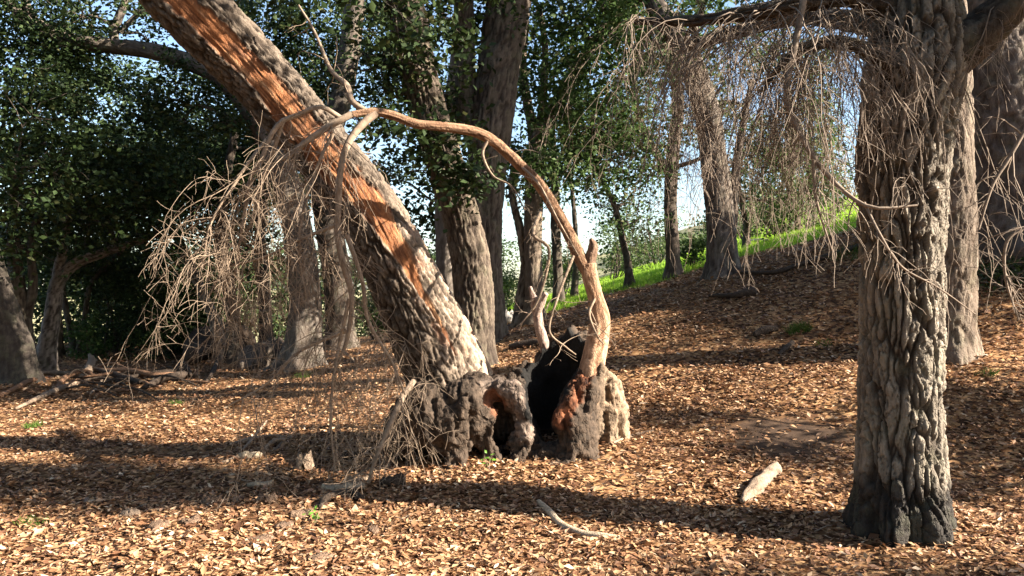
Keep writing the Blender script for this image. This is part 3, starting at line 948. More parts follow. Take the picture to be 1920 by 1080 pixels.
# ---- trees behind, each in its own place
tree('upright tree with sunlit bark edge close behind the near furrowed trunk', [(1775, 660, 52), (1778, 600, 47), (1782, 450, 46), (1778, 300, 46), (1772, 150, 45), (1765, 0, 42), (1760, -250, 36), (1740, -500, 26)], 51, 90, 260, spacing=.07, depth=.03, flare=.35, flen=.2,
     c_top=(.19, .152, .118), c_fur=(.09, .064, .046), fields=[(1500, 2100, -560, -180, 10, 0, 1.5, (.7, 1.2), 900)], leafmat=M_leaf_mid, name='tree')
tree('massive leaning trunk with coarse dark bark on the slope, roots spreading', [(1925, 450, 112), (1922, 400, 100), (1905, 300, 88), (1880, 180, 78), (1855, 60, 70), (1835, -60, 64), (1800, -300, 52), (1750, -520, 38)], 52, 90, 240, spacing=.10, depth=.05, flare=.4, flen=.3, c_top=(.135, .11, .093), c_fur=(.07, .053, .043),
     fields=[(1500, 2300, -700, -250, 10, 0, 2.0, (1.0, 1.7), 1200), (1880, 2100, 0, 200, 5, 1.5, 1, (.5, .9), 500)], leafmat=M_leaf_mid,
     extra=[((9.5, 12, 5.5), 1.6, 1600), ((11.5, 12.5, 6.5), 2.0, 2200), ((10, 14.5, 6.5), 1.8, 2000), ((12.5, 15, 7.2), 2.0, 2200), ((8.5, 11.0, 6.8), 1.6, 1600)], limb_r=.1, name='tree')
tree('grey trunk leaning uphill on the slope, mid-sized, with dead twigs at its foot', [(1357, 515, 38), (1354, 470, 29), (1350, 400, 27), (1340, 310, 26), (1325, 210, 25), (1295, 120, 23), (1260, 55, 21), (1225, 0, 19), (1180, -120, 16), (1140, -260, 12)], 53, 52, 170, spacing=.07, depth=.022, c_top=(.17, .142, .118), c_fur=(.05, .037, .03),
     fields=[(1150, 1420, -200, 60, 9, 0, 1.5, (.6, 1.1), 800), (1230, 1420, 60, 260, 6, 1.5, 1.5, (.4, .7), 260)], leafmat=M_leaf_mid,
     forks=[[(1352, 470, 13, .5), (1372, 430, 10, .6), (1378, 340, 9, .7), (1390, 250, 8, .8), (1410, 150, 6, .9)]])
tree('slim dark trunk between the leaning grey trunk and the snag', [(1262, 518, 22), (1262, 480, 14), (1257, 380, 13), (1262, 280, 13), (1272, 200, 12), (1262, 130, 11), (1240, 60, 10), (1235, -40, 9), (1230, -200, 7)], 54, 30, 140, c_top=(.12, .095, .075), c_fur=(.07, .05, .04),
     fields=[(1150, 1400, 0, 330, 26, 0, 2.0, (.5, .9), 480), (1130, 1340, -200, 0, 7, 0, 2, (.8, 1.2), 700)], leafmat=M_leaf_mid, forks=[[(1260, 330, 9), (1215, 260, 8), (1190, 180, 7), (1200, 90, 6), (1240, 30, 5)]])
tree('straight trunk dividing into three boughs above grass, green crown', [(1000, 605, 26), (1001, 560, 18), (1000, 480, 17), (1000, 400, 18), (1004, 320, 19), (1010, 260, 18), (1035, 215, 14), (1062, 160, 13), (1100, 100, 11), (1150, 20, 10), (1180, -80, 8)], 55, 48, 170, c_top=(.19, .15, .115), c_fur=(.105, .077, .056),
     forks=[[(1006, 270, 12), (990, 200, 10), (980, 130, 9), (985, 40, 8), (990, -80, 6)], [(1008, 260, 9), (1018, 180, 8), (1022, 90, 7), (1010, 10, 6)]],
     fields=[(990, 1210, 20, 330, 32, 0, 1.8, (.5, 1.0), 800), (960, 1230, -420, 0, 16, 0, 3.0, (.9, 1.6), 1100), (1080, 1190, 180, 330, 8, .5, 1.5, (.6, .9), 620)], leafmat=M_leaf_mid, limb_r=.07)
tree('crooked short pale trunk beside the straight dividing trunk', [(975, 610, 16), (978, 560, 12), (985, 500, 10), (975, 430, 9), (960, 360, 7), (965, 280, 5)], 56, 24, 80, fields=[(930, 1000, 240, 420, 6, .5, 1, (.3, .6), 220)], leafmat=M_leaf_mid, c_top=(.3, .25, .2))
tree('slender trunk behind the arching dead branch, standing beyond the snag', [(1046, 565, 14), (1046, 520, 10), (1042, 430, 10), (1040, 330, 9), (1030, 200, 7)], 57, 24, 80, fields=[(1010, 1100, 200, 400, 7, 0, 1, (.4, .8), 300)], leafmat=M_leaf_lit, d=20.5)
tree('thin pole trunk among sunlit shrubs beside the slender trunk', [(1075, 560, 8), (1080, 480, 6), (1075, 380, 5), (1060, 260, 4)], 58, 16, 60, fields=[(1040, 1120, 250, 420, 6, 0, 1, (.4, .7), 260)], leafmat=M_leaf_lit, d=22.5)
tree('curved trunk with ribbed bark in the large clump behind the leaning tree', [(893, 690, 52), (888, 640, 41), (888, 560, 39), (880, 480, 38), (862, 400, 37), (838, 320, 36), (812, 240, 36), (790, 160, 37), (772, 80, 37), (760, 0, 36), (745, -150, 30), (720, -380, 22)], 59, 110, 300, spacing=.06, depth=.038, c_top=(.14, .11, .083), c_fur=(.035, .025, .019), twist=.25, flare=.3,
     fields=[(690, 860, 0, 330, 14, -.2, .9, (.35, .7), 480), (830, 960, 280, 330, 2, -.5, .3, (.25, .4), 240), (840, 900, 230, 380, 4, -.5, .3, (.25, .4), 260), (500, 900, -450, -40, 12, 0, 2.0, (.8, 1.4), 1000)], leafmat=M_leaf_dark, start=.2)
tree('tallest straight trunk in the large clump behind the leaning tree', [(905, 660, 50), (905, 600, 42), (905, 480, 38), (908, 380, 38), (918, 260, 41), (930, 160, 42), (945, 60, 43), (955, -20, 42), (965, -220, 34), (975, -450, 24)], 60, 84, 240, spacing=.07, depth=.042, c_top=(.125, .102, .082), c_fur=(.035, .026, .02), d=13.2,
     fields=[(820, 990, 20, 330, 14, .4, .8, (.35, .6), 420), (800, 1150, -480, -60, 12, 0, 2.0, (.9, 1.5), 1000)], extra=[((0, 13, 8.6), 1.6, 1300), ((2, 13.5, 9.4), 1.6, 1300), ((4, 13, 10.2), 1.6, 1300), ((.6, 15.2, 9.4), 1.7, 1300), ((3, 15.5, 10.2), 1.7, 1300), ((-2, 14.6, 8.6), 1.5, 1200)], leafmat=M_leaf_dark, start=.25,
     forks=[[(912, 300, 24), (880, 220, 22), (872, 140, 22), (870, 40, 21), (868, -60, 19), (850, -250, 14)]])
tree('pale grey trunk partly hidden behind the curved ribbed trunk', [(842, 640, 32), (842, 560, 25), (840, 460, 24), (838, 380, 23), (842, 260, 22), (860, 140, 20), (870, 0, 18), (880, -200, 14)], 61, 44, 150, spacing=.05, depth=.016, d=14.5, c_top=(.22, .19, .165), c_fur=(.13, .105, .085),
     fields=[(720, 860, 340, 450, 6, 1.5, 1, (.4, .7), 300), (720, 900, -300, 0, 8, 0, 2, (.8, 1.4), 900)], leafmat=M_leaf_dark)
tree('grey tree whose long limb sweeps up and away over the clearing, knotted roots', [(560, 690, 46), (570, 640, 33), (572, 540, 29), (558, 430, 28), (535, 340, 26), (500, 255, 23), (458, 190, 21), (410, 142, 19), (350, 115, 17), (280, 95, 16), (200, 85, 15), (130, 75, 14), (60, 40, 12), (-40, -40, 9)], 62, 50, 240, spacing=.06, depth=.02, c_top=(.15, .128, .108), c_fur=(.09, .07, .056), flare=.8, flen=.35,
     forks=[[(215, 88, 10), (215, 55, 9), (230, 15, 8), (250, -40, 7)], [(225, 60, 6), (255, 30, 5), (290, 12, 4), (330, -10, 3)], [(75, 55, 9), (50, 10, 8), (40, -40, 7)], [(470, 205, 7), (430, 235, 6), (400, 205, 4), (340, 195, 3)]],
     fields=[(-20, 170, -10, 210, 26, 0, .8, (.45, .8), 700), (150, 450, 110, 240, 22, .3, .9, (.35, .6), 420), (120, 430, -30, 80, 12, 0, 1, (.4, .7), 420), (-60, 500, -350, -40, 10, 0, 2, (.9, 1.5), 900)], leafmat=M_leaf_dark, size=.095, spread=.14, start=.45, limb_r=.035)
tree('broad trunk behind the hanging dead twigs, next to the leaning tree', [(640, 655, 36), (638, 610, 28), (632, 520, 27), (615, 420, 26), (605, 300, 25), (640, 180, 22), (660, 60, 20), (670, -100, 16), (660, -300, 12)], 63, 42, 160, c_top=(.13, .107, .088), fields=[(430, 760, -20, 190, 46, 1.2, 1.8, (.5, 1.0), 1100), (480, 640, 180, 420, 8, 1.8, 1, (.5, .9), 500), (400, 800, -420, -20, 14, 1, 2.5, (1, 1.7), 1200), (690, 820, 220, 420, 8, 2.0, 1.0, (.5, .8), 480)], leafmat=M_leaf_dark, size=.115, start=.3)
tree('dark leaning trunk at the far side of the clearing with flared mossy foot', [(18, 715, 62), (20, 670, 42), (5, 600, 36), (-30, 500, 34), (-60, 380, 30), (-80, 200, 24)], 64, 64, 170, fields=[(-180, 120, 210, 420, 10, 0, 1.5, (.7, 1.2), 900), (-200, 60, -200, 200, 8, 0, 2, (.9, 1.4), 900)], leafmat=M_leaf_dark, c_top=(.085, .07, .058), c_fur=(.045, .036, .03))
tree('dark forked trunk rising beside the mossy flared foot', [(52, 700, 26), (50, 660, 17), (42, 580, 15), (30, 500, 14), (25, 400, 12), (40, 280, 9)], 65, 30, 120, fields=[(0, 180, 260, 470, 16, .5, 1.5, (.7, 1.2), 900)], leafmat=M_leaf_dark, forks=[[(46, 620, 9), (62, 540, 9), (60, 450, 8), (90, 350, 6)]])
tree('pale sloping trunk bending over a path towards the dark thicket', [(78, 695, 24), (90, 640, 17), (100, 580, 15), (108, 530, 14), (140, 495, 11), (190, 475, 10), (250, 455, 8), (320, 430, 6)], 66, 30, 140, fields=[(120, 360, 250, 450, 22, .6, 1.6, (.7, 1.2), 900)], leafmat=M_leaf_dark, c_top=(.26, .22, .19), forks=[[(104, 560, 12), (112, 500, 11), (125, 440, 9), (130, 350, 7)]])
tree('straight dark trunk with bright light behind, by the path', [(105, 690, 16), (106, 640, 12), (104, 560, 11), (108, 460, 9), (115, 350, 7)], 67, 24, 90, d=18.0, fields=[(60, 200, 300, 520, 12, .5, 1, (.6, 1.0), 700)], leafmat=M_leaf_dark)
tree('slender twin stems splitting low beside the bright path', [(142, 690, 14), (140, 660, 7), (132, 620, 6), (124, 580, 6), (118, 540, 5), (122, 460, 4)], 68, 20, 70, d=18.6, forks=[[(144, 680, 7), (152, 630, 7), (160, 590, 6), (168, 540, 6), (195, 500, 5), (230, 470, 4)]], fields=[(100, 260, 380, 520, 9, .4, 1, (.5, .9), 600)], leafmat=M_leaf_dark)
tree('bare pale leaning stem inside the dark thicket', [(420, 660, 18), (405, 610, 12), (385, 560, 10), (362, 510, 10), (345, 470, 9), (325, 430, 9), (308, 385, 9), (295, 362, 8), (280, 350, 5)], 69, 26, 110, d=17.5, fields=[(230, 480, 230, 380, 18, 1.2, 1.4, (.7, 1.1), 900)], leafmat=M_leaf_dark, c_top=(.3, .26, .22))
tree('dark curving trunk inside the thicket behind the bare pale stem', [(330, 680, 16), (320, 600, 11), (300, 540, 10), (275, 470, 10), (250, 420, 9), (235, 360, 7)], 70, 24, 90, d=19.5, fields=[(140, 420, 300, 640, 34, 1.2, 1.6, (.7, 1.2), 950)], leafmat=M_leaf_dark, c_top=(.13, .11, .09))
tree('trunk standing half hidden by hanging dead twigs near a rotten log', [(440, 665, 22), (438, 610, 14), (428, 540, 13), (415, 460, 12), (420, 360, 10), (440, 250, 8)], 71, 28, 110, d=16.8, fields=[(380, 540, 240, 470, 16, 1.6, 1.2, (.6, 1.0), 750)], leafmat=M_leaf_dark)
tree('narrow trunk right against the grey sweeping tree', [(500, 660, 20), (498, 600, 13), (492, 520, 12), (488, 430, 11), (500, 330, 9), (510, 200, 7)], 72, 26, 110, d=17.2, fields=[(440, 560, 200, 330, 8, 1, 1, (.6, 1.0), 700)], leafmat=M_leaf_dark)
tree('sunlit green oak on the grassy crest, two-stemmed', [(1492, 438, 15), (1490, 410, 10), (1486, 370, 9), (1476, 320, 9), (1484, 260, 8), (1480, 200, 6), (1470, 120, 5)], 73, 28, 110, d=21.5, fields=[(1420, 1550, 230, 400, 24, 0, 1.5, (.5, .9), 620), (1380, 1530, 60, 240, 14, 0, 1.5, (.5, .8), 480)], leafmat=M_leaf_lit, c_top=(.24, .19, .12), forks=[[(1478, 330, 6), (1460, 280, 5), (1452, 220, 4)]])
tree('slender dark oak next to the sunlit oak on the crest', [(1524, 430, 12), (1523, 400, 8), (1520, 340, 7), (1515, 280, 6), (1520, 220, 4)], 74, 22, 80, d=21.8, fields=[(1500, 1575, 260, 370, 9, .4, 1, (.4, .7), 420)], leafmat=M_leaf_mid)
tree('young tree with thin crown seen through twigs below the crest', [(1400, 470, 9), (1398, 420, 6), (1386, 350, 5), (1392, 280, 4), (1400, 200, 3)], 75, 18, 70, d=22.5, fields=[(1360, 1450, 230, 400, 12, 0, 1.2, (.4, .7), 200)], leafmat=M_leaf_lit)
tree('thin bent tree trailing twigs between the slim dark trunk and the snag', [(1180, 530, 12), (1178, 500, 8), (1165, 440, 7), (1150, 380, 6), (1120, 320, 5), (1105, 240, 4)], 76, 18, 80, d=19.5, fields=[(1090, 1230, 250, 430, 14, 0, 1.3, (.4, .7), 260)], leafmat=M_leaf_mid)
# trees up the slope beside the view: their crowns throw the shade on the hillside
tree('spreading oak standing uphill on the leaf-covered slope', [(2420, 500, 60), (2415, 380, 45), (2400, 200, 40), (2380, 0, 30)], 77, 40, 120, d=12.5, extra=[((14, 13.5, 8.0), 2.1, 2600), ((15.5, 15.5, 9.0), 2.2, 2600), ((10.2, 10.0, 4.9), 1.1, 1300), ((11.6, 9.8, 5.8), 1.3, 1500), ((10.8, 11.2, 5.8), 1.2, 1300), ((13.2, 10.6, 7.2), 1.6, 1800), ((12.6, 12.4, 6.6), 1.6, 1800)], leafmat=M_leaf_mid, size=.11, limb_r=.12)
tree('low branching oak standing at the edge of the slope', [(6000, 1500, 150), (5980, 900, 130), (5950, 400, 110), (5900, -100, 90)], 78, 40, 120, d=2.4, extra=[((7.6, 2.4, 2.2), .8, 1300), ((8.3, 1.3, 2.8), 1.0, 1500), ((7.3, 3.1, 1.9), .5, 600), ((8.0, 2.8, 3.2), .55, 800), ((8.4, 2.5, 4.0), .6, 900), ((6.5, 0.0, 4.2), 1.6, 1500), ((8.0, -1.5, 5.0), 1.8, 1500)], leafmat=M_leaf_mid, size=.09, limb_r=.08)

tree('young low oak standing on the slope past the furrowed tree', [(3030, 700, 26), (3026, 560, 20), (3010, 400, 16), (3000, 200, 12)], 79, 24, 80, d=6.2, extra=[((8.2, 5.7, 2.5), .6, 800), ((8.7, 6.5, 2.9), .8, 1000), ((8.0, 6.9, 2.6), .6, 700), ((8.2, 4.95, 3.0), .45, 600), ((8.6, 5.2, 3.7), .45, 600), ((8.3, 6.2, 4.2), .5, 600)], leafmat=M_leaf_mid, limb_r=.04)
for sd_, lab, x_, y_, bl in ((80, 'broad oak high on the leaf-covered slope', 16.5, 8.8, [(15.6, 7.6, 7.6), (16.8, 7.3, 8.8), (15.4, 9.2, 7.2), (17.0, 9.4, 8.8), (15.8, 10.8, 7.8), (17.4, 10.8, 9.4), (14.6, 8.4, 6.6)]),
                             (81, 'broad oak high on the slope below the grassy crest', 17.0, 13.6, [(15.6, 12.2, 7.6), (16.8, 12.6, 9.0), (15.4, 13.8, 7.4), (17.2, 14.2, 9.2), (15.8, 15.4, 7.9), (17.4, 15.8, 9.4), (15.6, 16.8, 8.2)])):
    tree(lab, [(960 + x_ / y_ * F, 540, 60), (960 + x_ / y_ * F, 440, 48), (960 + x_ / y_ * F - 10, 200, 40), (960 + x_ / y_ * F, 0, 24)], sd_, 30, 100, d=y_, extra=[(c, 1.5, 1500) for c in bl], leafmat=M_leaf_mid, size=.14, limb_r=.1)
# unseen trees added behind and beside the viewer, their crowns cutting sky light
for k, (lab, x, y, r) in enumerate((('unseen tall oak added behind the viewpoint, heavy crown cutting sky light', -3.5, -5.5, .3), ('unseen tall oak added behind the viewpoint, uphill side', 5.0, -6.0, .3), ('spreading oak added out of view beside the clearing on the level side', -8.5, 2.0, .35), ('unseen old oak added farther behind the viewpoint', 0.5, -11.0, .4), ('oak added at the clearing edge beyond the spreading oak', -10.5, 8.5, .3))):
    rng_ = np.random.default_rng(700 + k)
    z = float(ground(x, y))
    root_ = thing('oak_tree', (x, y, z), lab, 'tree')
    pts_ = np.array([[x, y, z - .3], [x + .1, y, z + 1.2], [x, y + .2, z + 3], [x + .3, y + .1, z + 5.5], [x + .2, y, z + 7.5]])
    me_, C_, R_, _ = trunk_mesh('trunk', pts_, [r * 1.2, r, r * .9, r * .6, r * .3], 30, 80, .07, .02, 70 + k)
    obj('trunk', me_, M_bark_mid, root_)
    bl_ = []
    for q in range(17):
        a = rng_.uniform(0, 6.28)
        rr = rng_.uniform(.3, 3.4)
        bl_.append((np.array([x + math.cos(a) * rr, y + math.sin(a) * rr, z + rng_.uniform(2.6, 7.5)]), rng_.uniform(1.2, 1.8), 480))
    crown(root_, C_, R_, bl_, rng_, M_leaf_mid, .33, sub=16, spread=.3, limb_r=.1)

# ------------------------------------------------------------------ shrubs
def shrub(label, px, py, d, w, h, n, seed, leafmat, size=.09, group=None, name='shrub', nb=8):
    rng = np.random.default_rng(seed)
    x = (px - 960) / F * d
    z = float(ground(x, d))
    root = thing(name, (x, d, z), label, 'shrub', group)
    blobs = []
    for _ in range(nb):
        a, rr = rng.uniform(0, 6.28), rng.uniform(0, .75) ** .6
        hz = rng.uniform(.12, .85) * h
        blobs.append((np.array([x + math.cos(a) * rr * w * .5, d + math.sin(a) * rr * w * .4, z + hz]), rng.uniform(.25, .42) * min(w, h * 1.3), n // nb))
    stems = []
    for cen, r, _ in blobs:
        P, RR = limb_tube(np.array([x + rng.normal() * .05, d + rng.normal() * .05, z - .05]), cen, .025, .008, rng, 8)
        stems.append(tubes(P[None], RR[None], 5))
    V, Q = join(stems)
    obj('stem', make_mesh('stem', V, Q), M_limb, root)
    cs = [leaf_cards(rng, c, r, k, size, .9, 20, .13)[0] for c, r, k in blobs]
    cc = np.vstack(cs)
    cc[:, 2] = np.maximum(cc[:, 2], ground(cc[:, 0], cc[:, 1], False) + .03)
    obj('foliage', leaves_mesh('foliage', cc, rng, size), leafmat, root)

shrub('dense dark evergreen shrub filling the thicket beside the path', 215, 690, 19.5, 2.2, 2.6, 6000, 101, M_leaf_dark)
shrub('broad dark evergreen shrub behind the pile of dead branches', 300, 690, 19.0, 2.4, 2.4, 6500, 102, M_leaf_dark)
shrub('dark evergreen shrub next to the rotten log', 375, 680, 19.5, 1.8, 2.4, 5000, 103, M_leaf_dark)
shrub('low bluish green shrub at the end of the path', 175, 690, 18.2, .8, .9, 1200, 104, M_leaf_mid)
shrub('tall dark shrub behind the leaning dark trunk', 10, 690, 21, 2.5, 3.4, 5000, 105, M_leaf_dark)
shrub('sunlit green shrub in the gap behind the broad trunk', 700, 640, 22, 1.6, 1.8, 2200, 106, M_leaf_lit)
shrub('leafy shrub with sky showing through, behind the leaning trunk', 770, 600, 21, 1.8, 3.2, 2600, 107, M_leaf_mid)
shrub('green shrub at the foot of the clump of ribbed trunks', 945, 600, 23, 1.2, 1.5, 1800, 108, M_leaf_lit)
shrub('taller shrub between the clump of trunks and the dividing trunk', 950, 560, 26, 1.6, 3.0, 2400, 109, M_leaf_mid)
shrub('bushy green shrub behind the slender trunk and snag', 1050, 545, 25, 1.8, 2.2, 2600, 110, M_leaf_lit)
shrub('pale green shrub on the bright grass behind the bent tree', 1150, 500, 28, 2.6, 2.6, 2600, 111, M_leaf_lit)
shrub('leafy dark shrub at the foot of the slim dark trunk', 1300, 495, 20, .9, .8, 1300, 112, M_leaf_mid)
shrub('pale open shrub on the grass behind the slim dark trunk', 1230, 480, 30, 3.0, 2.8, 2400, 113, M_leaf_lit)
shrub('yellow-green brush along the crest below the sunlit oak', 1400, 430, 27, 3.0, 1.5, 2200, 114, M_leaf_lit)
shrub('grey-pink dry brush on the crest', 1575, 390, 26, 2.2, 1.5, 2600, 115, M_brush, size=.07)
shrub('tall dry brush on the hilltop behind the crest', 1600, 350, 34, 4.5, 3.2, 3000, 116, M_brush, size=.1)
shrub('wide dry brush patch on the hillside behind the sunlit oak', 1470, 380, 36, 5, 2.2, 2600, 117, M_brush, size=.1)
shrub('small leafy shrub at the foot of the sunlit oak', 1455, 440, 21.2, .8, .7, 900, 118, M_leaf_lit)
shrub('sprawling dark green shrub beside the trunk with spreading roots', 1880, 580, 10.2, .9, .35, 900, 119, M_leaf_dark, size=.06)
# a mass of woodland far behind on the falling ground
def far_wood():
    rng = np.random.default_rng(200)
    cs = []
    for _ in range(120):
        d = rng.uniform(27, 40)
        px = rng.uniform(-350, 560)
        c = W(px, rng.uniform(120, 560), d)
        cs.append(leaf_cards(rng, c, rng.uniform(1.0, 1.9), 300, .2, .8, 20, .28)[0])
    for _ in range(60):
        d = rng.uniform(32, 48)
        x = rng.uniform(-.27, .32) * d
        z = float(ground(x, d, False))
        cs.append(leaf_cards(rng, np.array([x, d, z + rng.uniform(.3, 1.5)]), rng.uniform(.7, 1.3), 220, .2, .8, 20, .28)[0])
    for _ in range(70):
        d = rng.uniform(24, 30)
        cs.append(leaf_cards(rng, W(rng.uniform(-150, 560), rng.uniform(480, 650), d), rng.uniform(.7, 1.2), 240, .2, .8, 20, .26)[0])
    for _ in range(40):
        d = rng.uniform(28, 36)
        cs.append(leaf_cards(rng, W(rng.uniform(440, 800), rng.uniform(480, 600), d), rng.uniform(.7, 1.2), 220, .2, .8, 20, .28)[0])
    c = np.vstack(cs)
    o = obj('distant_wood', leaves_mesh('distant_wood', c, rng, .22), M_leaf_dark, None, 'dark mass of oak woodland far behind the thicket', 'woodland', kind='stuff')
far_wood()

# ------------------------------------------------------------------ grass, leaf litter
def grass():
    rng = np.random.default_rng(31)
    n = 340000
    x = rng.uniform(-2, 15, n)
    y = rng.uniform(16, 36, n)
    keep = rng.uniform(0, 1, n) < grass_amount(x, y) * np.clip(1.25 - (y - 18) / 22, .2, 1) * .4
    x, y = x[keep], y[keep]
    z = ground(x, y)
    n = len(x)
    h = rng.uniform(.07, .17, n)
    a = rng.uniform(0, 6.28, n)
    w = .008 + .003 * (y - 16) / 10
    b = np.stack([x, y, z - .01], 1)
    s = np.stack([np.cos(a) * w, np.sin(a) * w, 0 * a], 1)
    tip = b + np.stack([rng.normal(size=n) * .05, rng.normal(size=n) * .05, h], 1)
    V = np.stack([b - s, b + s, tip], 1).reshape(-1, 3)
    T = np.arange(len(V)).reshape(-1, 3)
    obj('meadow_grass', make_mesh('meadow_grass', V, None, T, None, False), M_grass, None, 'bright green grass growing along the crest of the slope', 'grass', kind='stuff')
grass()

def leaf_verts(c, t, sd, up, L, wd, curl):
    """folded, curled oak leaf: 6 verts, 4 triangles about a midrib point"""
    w = L * wd
    P = [c - t * L * .5,
         c - t * L * .05 + sd * w + up * curl * L, c + t * L * .05 - sd * w + up * curl * L * .8,
         c + t * L * .5 + up * curl * L * .6,
         c + t * L * .02 - up * .02 * L]
    return np.stack(P, 1)
LEAF_T = np.array([[0, 4, 1], [1, 4, 3], [0, 2, 4], [2, 3, 4]])

def litter():
    rng = np.random.default_rng(32)
    xs, ys, sz = [], [], []
    for y0, y1, den, size in ((2.8, 6.0, 3000, .046), (6.0, 9.0, 1900, .048), (9.0, 13.0, 800, .056), (13.0, 20.0, 260, .07)):
        half = y1 * .72 + .4
        n = int((y1 - y0) * 2 * half * den)
        x = rng.uniform(-half, half, n)
        y = rng.uniform(y0, y1, n)
        k = np.abs(x) < y * .72 + .4
        x, y = x[k], y[k]
        pd = 0.72 + .45 * vnoise(np.stack([x * 1.3, y * 1.3, 0 * x], -1), 66)
        pd = pd * (1 - .85 * soil_amount(x, y)) * (1 - .9 * grass_amount(x, y))
        k = rng.uniform(0, 1, len(x)) < pd
        xs.append(x[k]); ys.append(y[k]); sz.append(size * np.exp(rng.normal(0, .27, k.sum())))
    x, y, L = np.concatenate(xs), np.concatenate(ys), np.concatenate(sz)[:, None]
    n = len(x)
    z = ground(x, y) + rng.uniform(.002, .03, n)
    c = np.stack([x, y, z], 1)
    a = rng.uniform(0, 6.283, n)
    tl = rng.normal(0, .30, n)
    t = norm(np.stack([np.cos(a), np.sin(a), tl], 1))
    up = norm(rng.normal(size=(n, 3)) * .30 + np.array([0, 0, 1]))
    sd = norm(np.cross(up, t))
    up = np.cross(t, sd)
    V = leaf_verts(c, t, sd, up, L, rng.uniform(.15, .28, n)[:, None], rng.uniform(-.08, .2, n)[:, None]).reshape(-1, 3)
    T = (LEAF_T[None] + (np.arange(n) * 5)[:, None, None]).reshape(-1, 3)
    print('litter leaves', n)
    obj('leaf_litter', make_mesh('leaf_litter', V, None, T, None, False), M_litter, None, 'deep carpet of dry brown and tan oak leaves covering the forest floor', 'leaf litter', kind='stuff')
    # the largest leaves in view lie loose on top, one object each
    ms = []
    for k in range(6):
        L1 = np.array([[.062]])
        v = leaf_verts(np.zeros((1, 3)), np.array([[1., 0, 0]]), np.array([[0, 1., 0]]), np.array([[0, 0, 1.]]), L1, np.array([[rng.uniform(.18, .27)]]), np.array([[rng.uniform(.05, .17)]]))[0]
        me = make_mesh('fallen_leaf', v, None, LEAF_T, None, False)
        me.materials.append(M_litter_one)
        ms.append(me)
    for k in range(290):
        d = 4.45 + 2.0 * rng.uniform(0, 1) ** 1.5
        px = rng.uniform(20, 1900)
        xx = (px - 960) / F * d
        if 1560 < px < 1840 and d > 4.5: continue
        if 720 < px < 1180 and d > 6.2: continue
        o = obj('fallen_leaf', ms[k % 6], None, None, 'loose dry oak leaf lying on top of the leaf carpet', 'leaf', 'loose fallen leaves')
        o.location = (xx, d, float(ground(xx, d)) + .022)
        o.rotation_euler = (rng.normal(0, .3), rng.normal(0, .3), rng.uniform(0, 6.28))
        s = rng.uniform(.75, 1.25)
        o.scale = (s, s, s)
litter()

# ------------------------------------------------------------------ fallen wood and small things
def stick(name, label, path, mat, cat='stick', group=None, lift=.012, nseg=10, nlen=50, seed=1, rough=.12, z0=0.0):
    """path: (px, py, half width px, height above ground m): each point lies on the ground below its pixel"""
    rng = np.random.default_rng(seed)
    pts, rad = [], []
    for p in path:
        g = gp(p[0], p[1])
        pts.append([g[0], g[1], float(ground(g[0], g[1])) + (p[3] if len(p) > 3 else 0) + lift])
        rad.append(p[2] * g[1] / F)
    C, R, s = resample(pts, rad, nlen)
    t, a, b = frames(C)
    th = np.linspace(0, 2 * np.pi, nseg, endpoint=False)
    TH, S = np.meshgrid(th, s)
    r = R[:, None] * (1 + rough * fbm(np.stack([np.cos(TH) * 1.5, np.sin(TH) * 1.5, S * 9], -1), 2, seed))
    V = (C[:, None] + r[..., None] * (a[:, None] * np.cos(TH)[..., None] + b[:, None] * np.sin(TH)[..., None])).reshape(-1, 3)
    q = grid_faces(nlen, nseg)
    V = np.vstack([V, C[:1] - t[0] * R[0] * .25, C[-1:] + t[-1] * R[-1] * .3])
    k = np.arange(nseg)
    tr = np.vstack([np.stack([(k + 1) % nseg, k, np.full(nseg, len(V) - 2)], 1), np.stack([(nlen - 1) * nseg + k, (nlen - 1) * nseg + (k + 1) % nseg, np.full(nseg, len(V) - 1)], 1)])
    org = np.array(pts[0])
    o = obj(name, make_mesh(name, V - org, q, tr), mat, None, label, cat, group)
    o.location = org
    return o

stick('stick', 'long pale curved stick on the sunlit leaf carpet before the burnt stump', [(1010, 950, 5), (1030, 968, 7), (1050, 985, 8), (1085, 1003, 8), (1125, 1012, 7), (1162, 1017, 4)], M_chunk_pale, seed=301, lift=.02)
stick('broken_branch', 'short thick tan broken branch lying near the furrowed trunk', [(1392, 952, 5), (1405, 938, 11), (1420, 926, 15), (1432, 908, 13), (1446, 893, 14), (1455, 886, 12)], M_deadwood, 'branch', seed=302, nseg=24, nlen=80, lift=.03, rough=.3)
stick('fallen_branch', 'dark fallen branch end lying on the slope below the grey leaning trunk', [(1330, 560, 3), (1375, 560, 5), (1400, 555, 9), (1416, 552, 10)], M_log_dark, 'branch', seed=303, lift=.05)
stick('fallen_branch', 'long thin dark branch running across the upper slope', [(1390, 518, 3), (1450, 515, 4), (1500, 500, 4), (1560, 485, 5), (1610, 468, 5)], M_log_dark, 'branch', seed=304, lift=.04)
stick('fallen_branch', 'black charred branch bit with a pale twig, beside a grass tuft', [(1415, 630, 7), (1435, 626, 9), (1458, 622, 5)], M_log_dark, 'branch', seed=305, lift=.03)
stick('fallen_branch', 'thin dark branch bit below the charred branch bit', [(1460, 668, 3), (1475, 655, 5), (1486, 646, 5)], M_log_dark, 'branch', seed=306, lift=.02)
stick('log', 'dark short log lying behind the hollow stump', [(955, 655, 5), (975, 652, 8), (1000, 648, 9), (1012, 648, 6)], M_log_dark, 'log', seed=307, lift=.04)
stick('stick', 'dark stick beside the right foot of the hollow stump', [(1112, 800, 6), (1135, 798, 8), (1155, 796, 6)], M_log_dark, seed=308, lift=.02)
stick('stick', 'grey forked twig lying on leaves beyond the hollow stump', [(1150, 838, 2.4), (1185, 818, 2.8), (1225, 812, 2)], M_deadwood, seed=309, lift=.02)
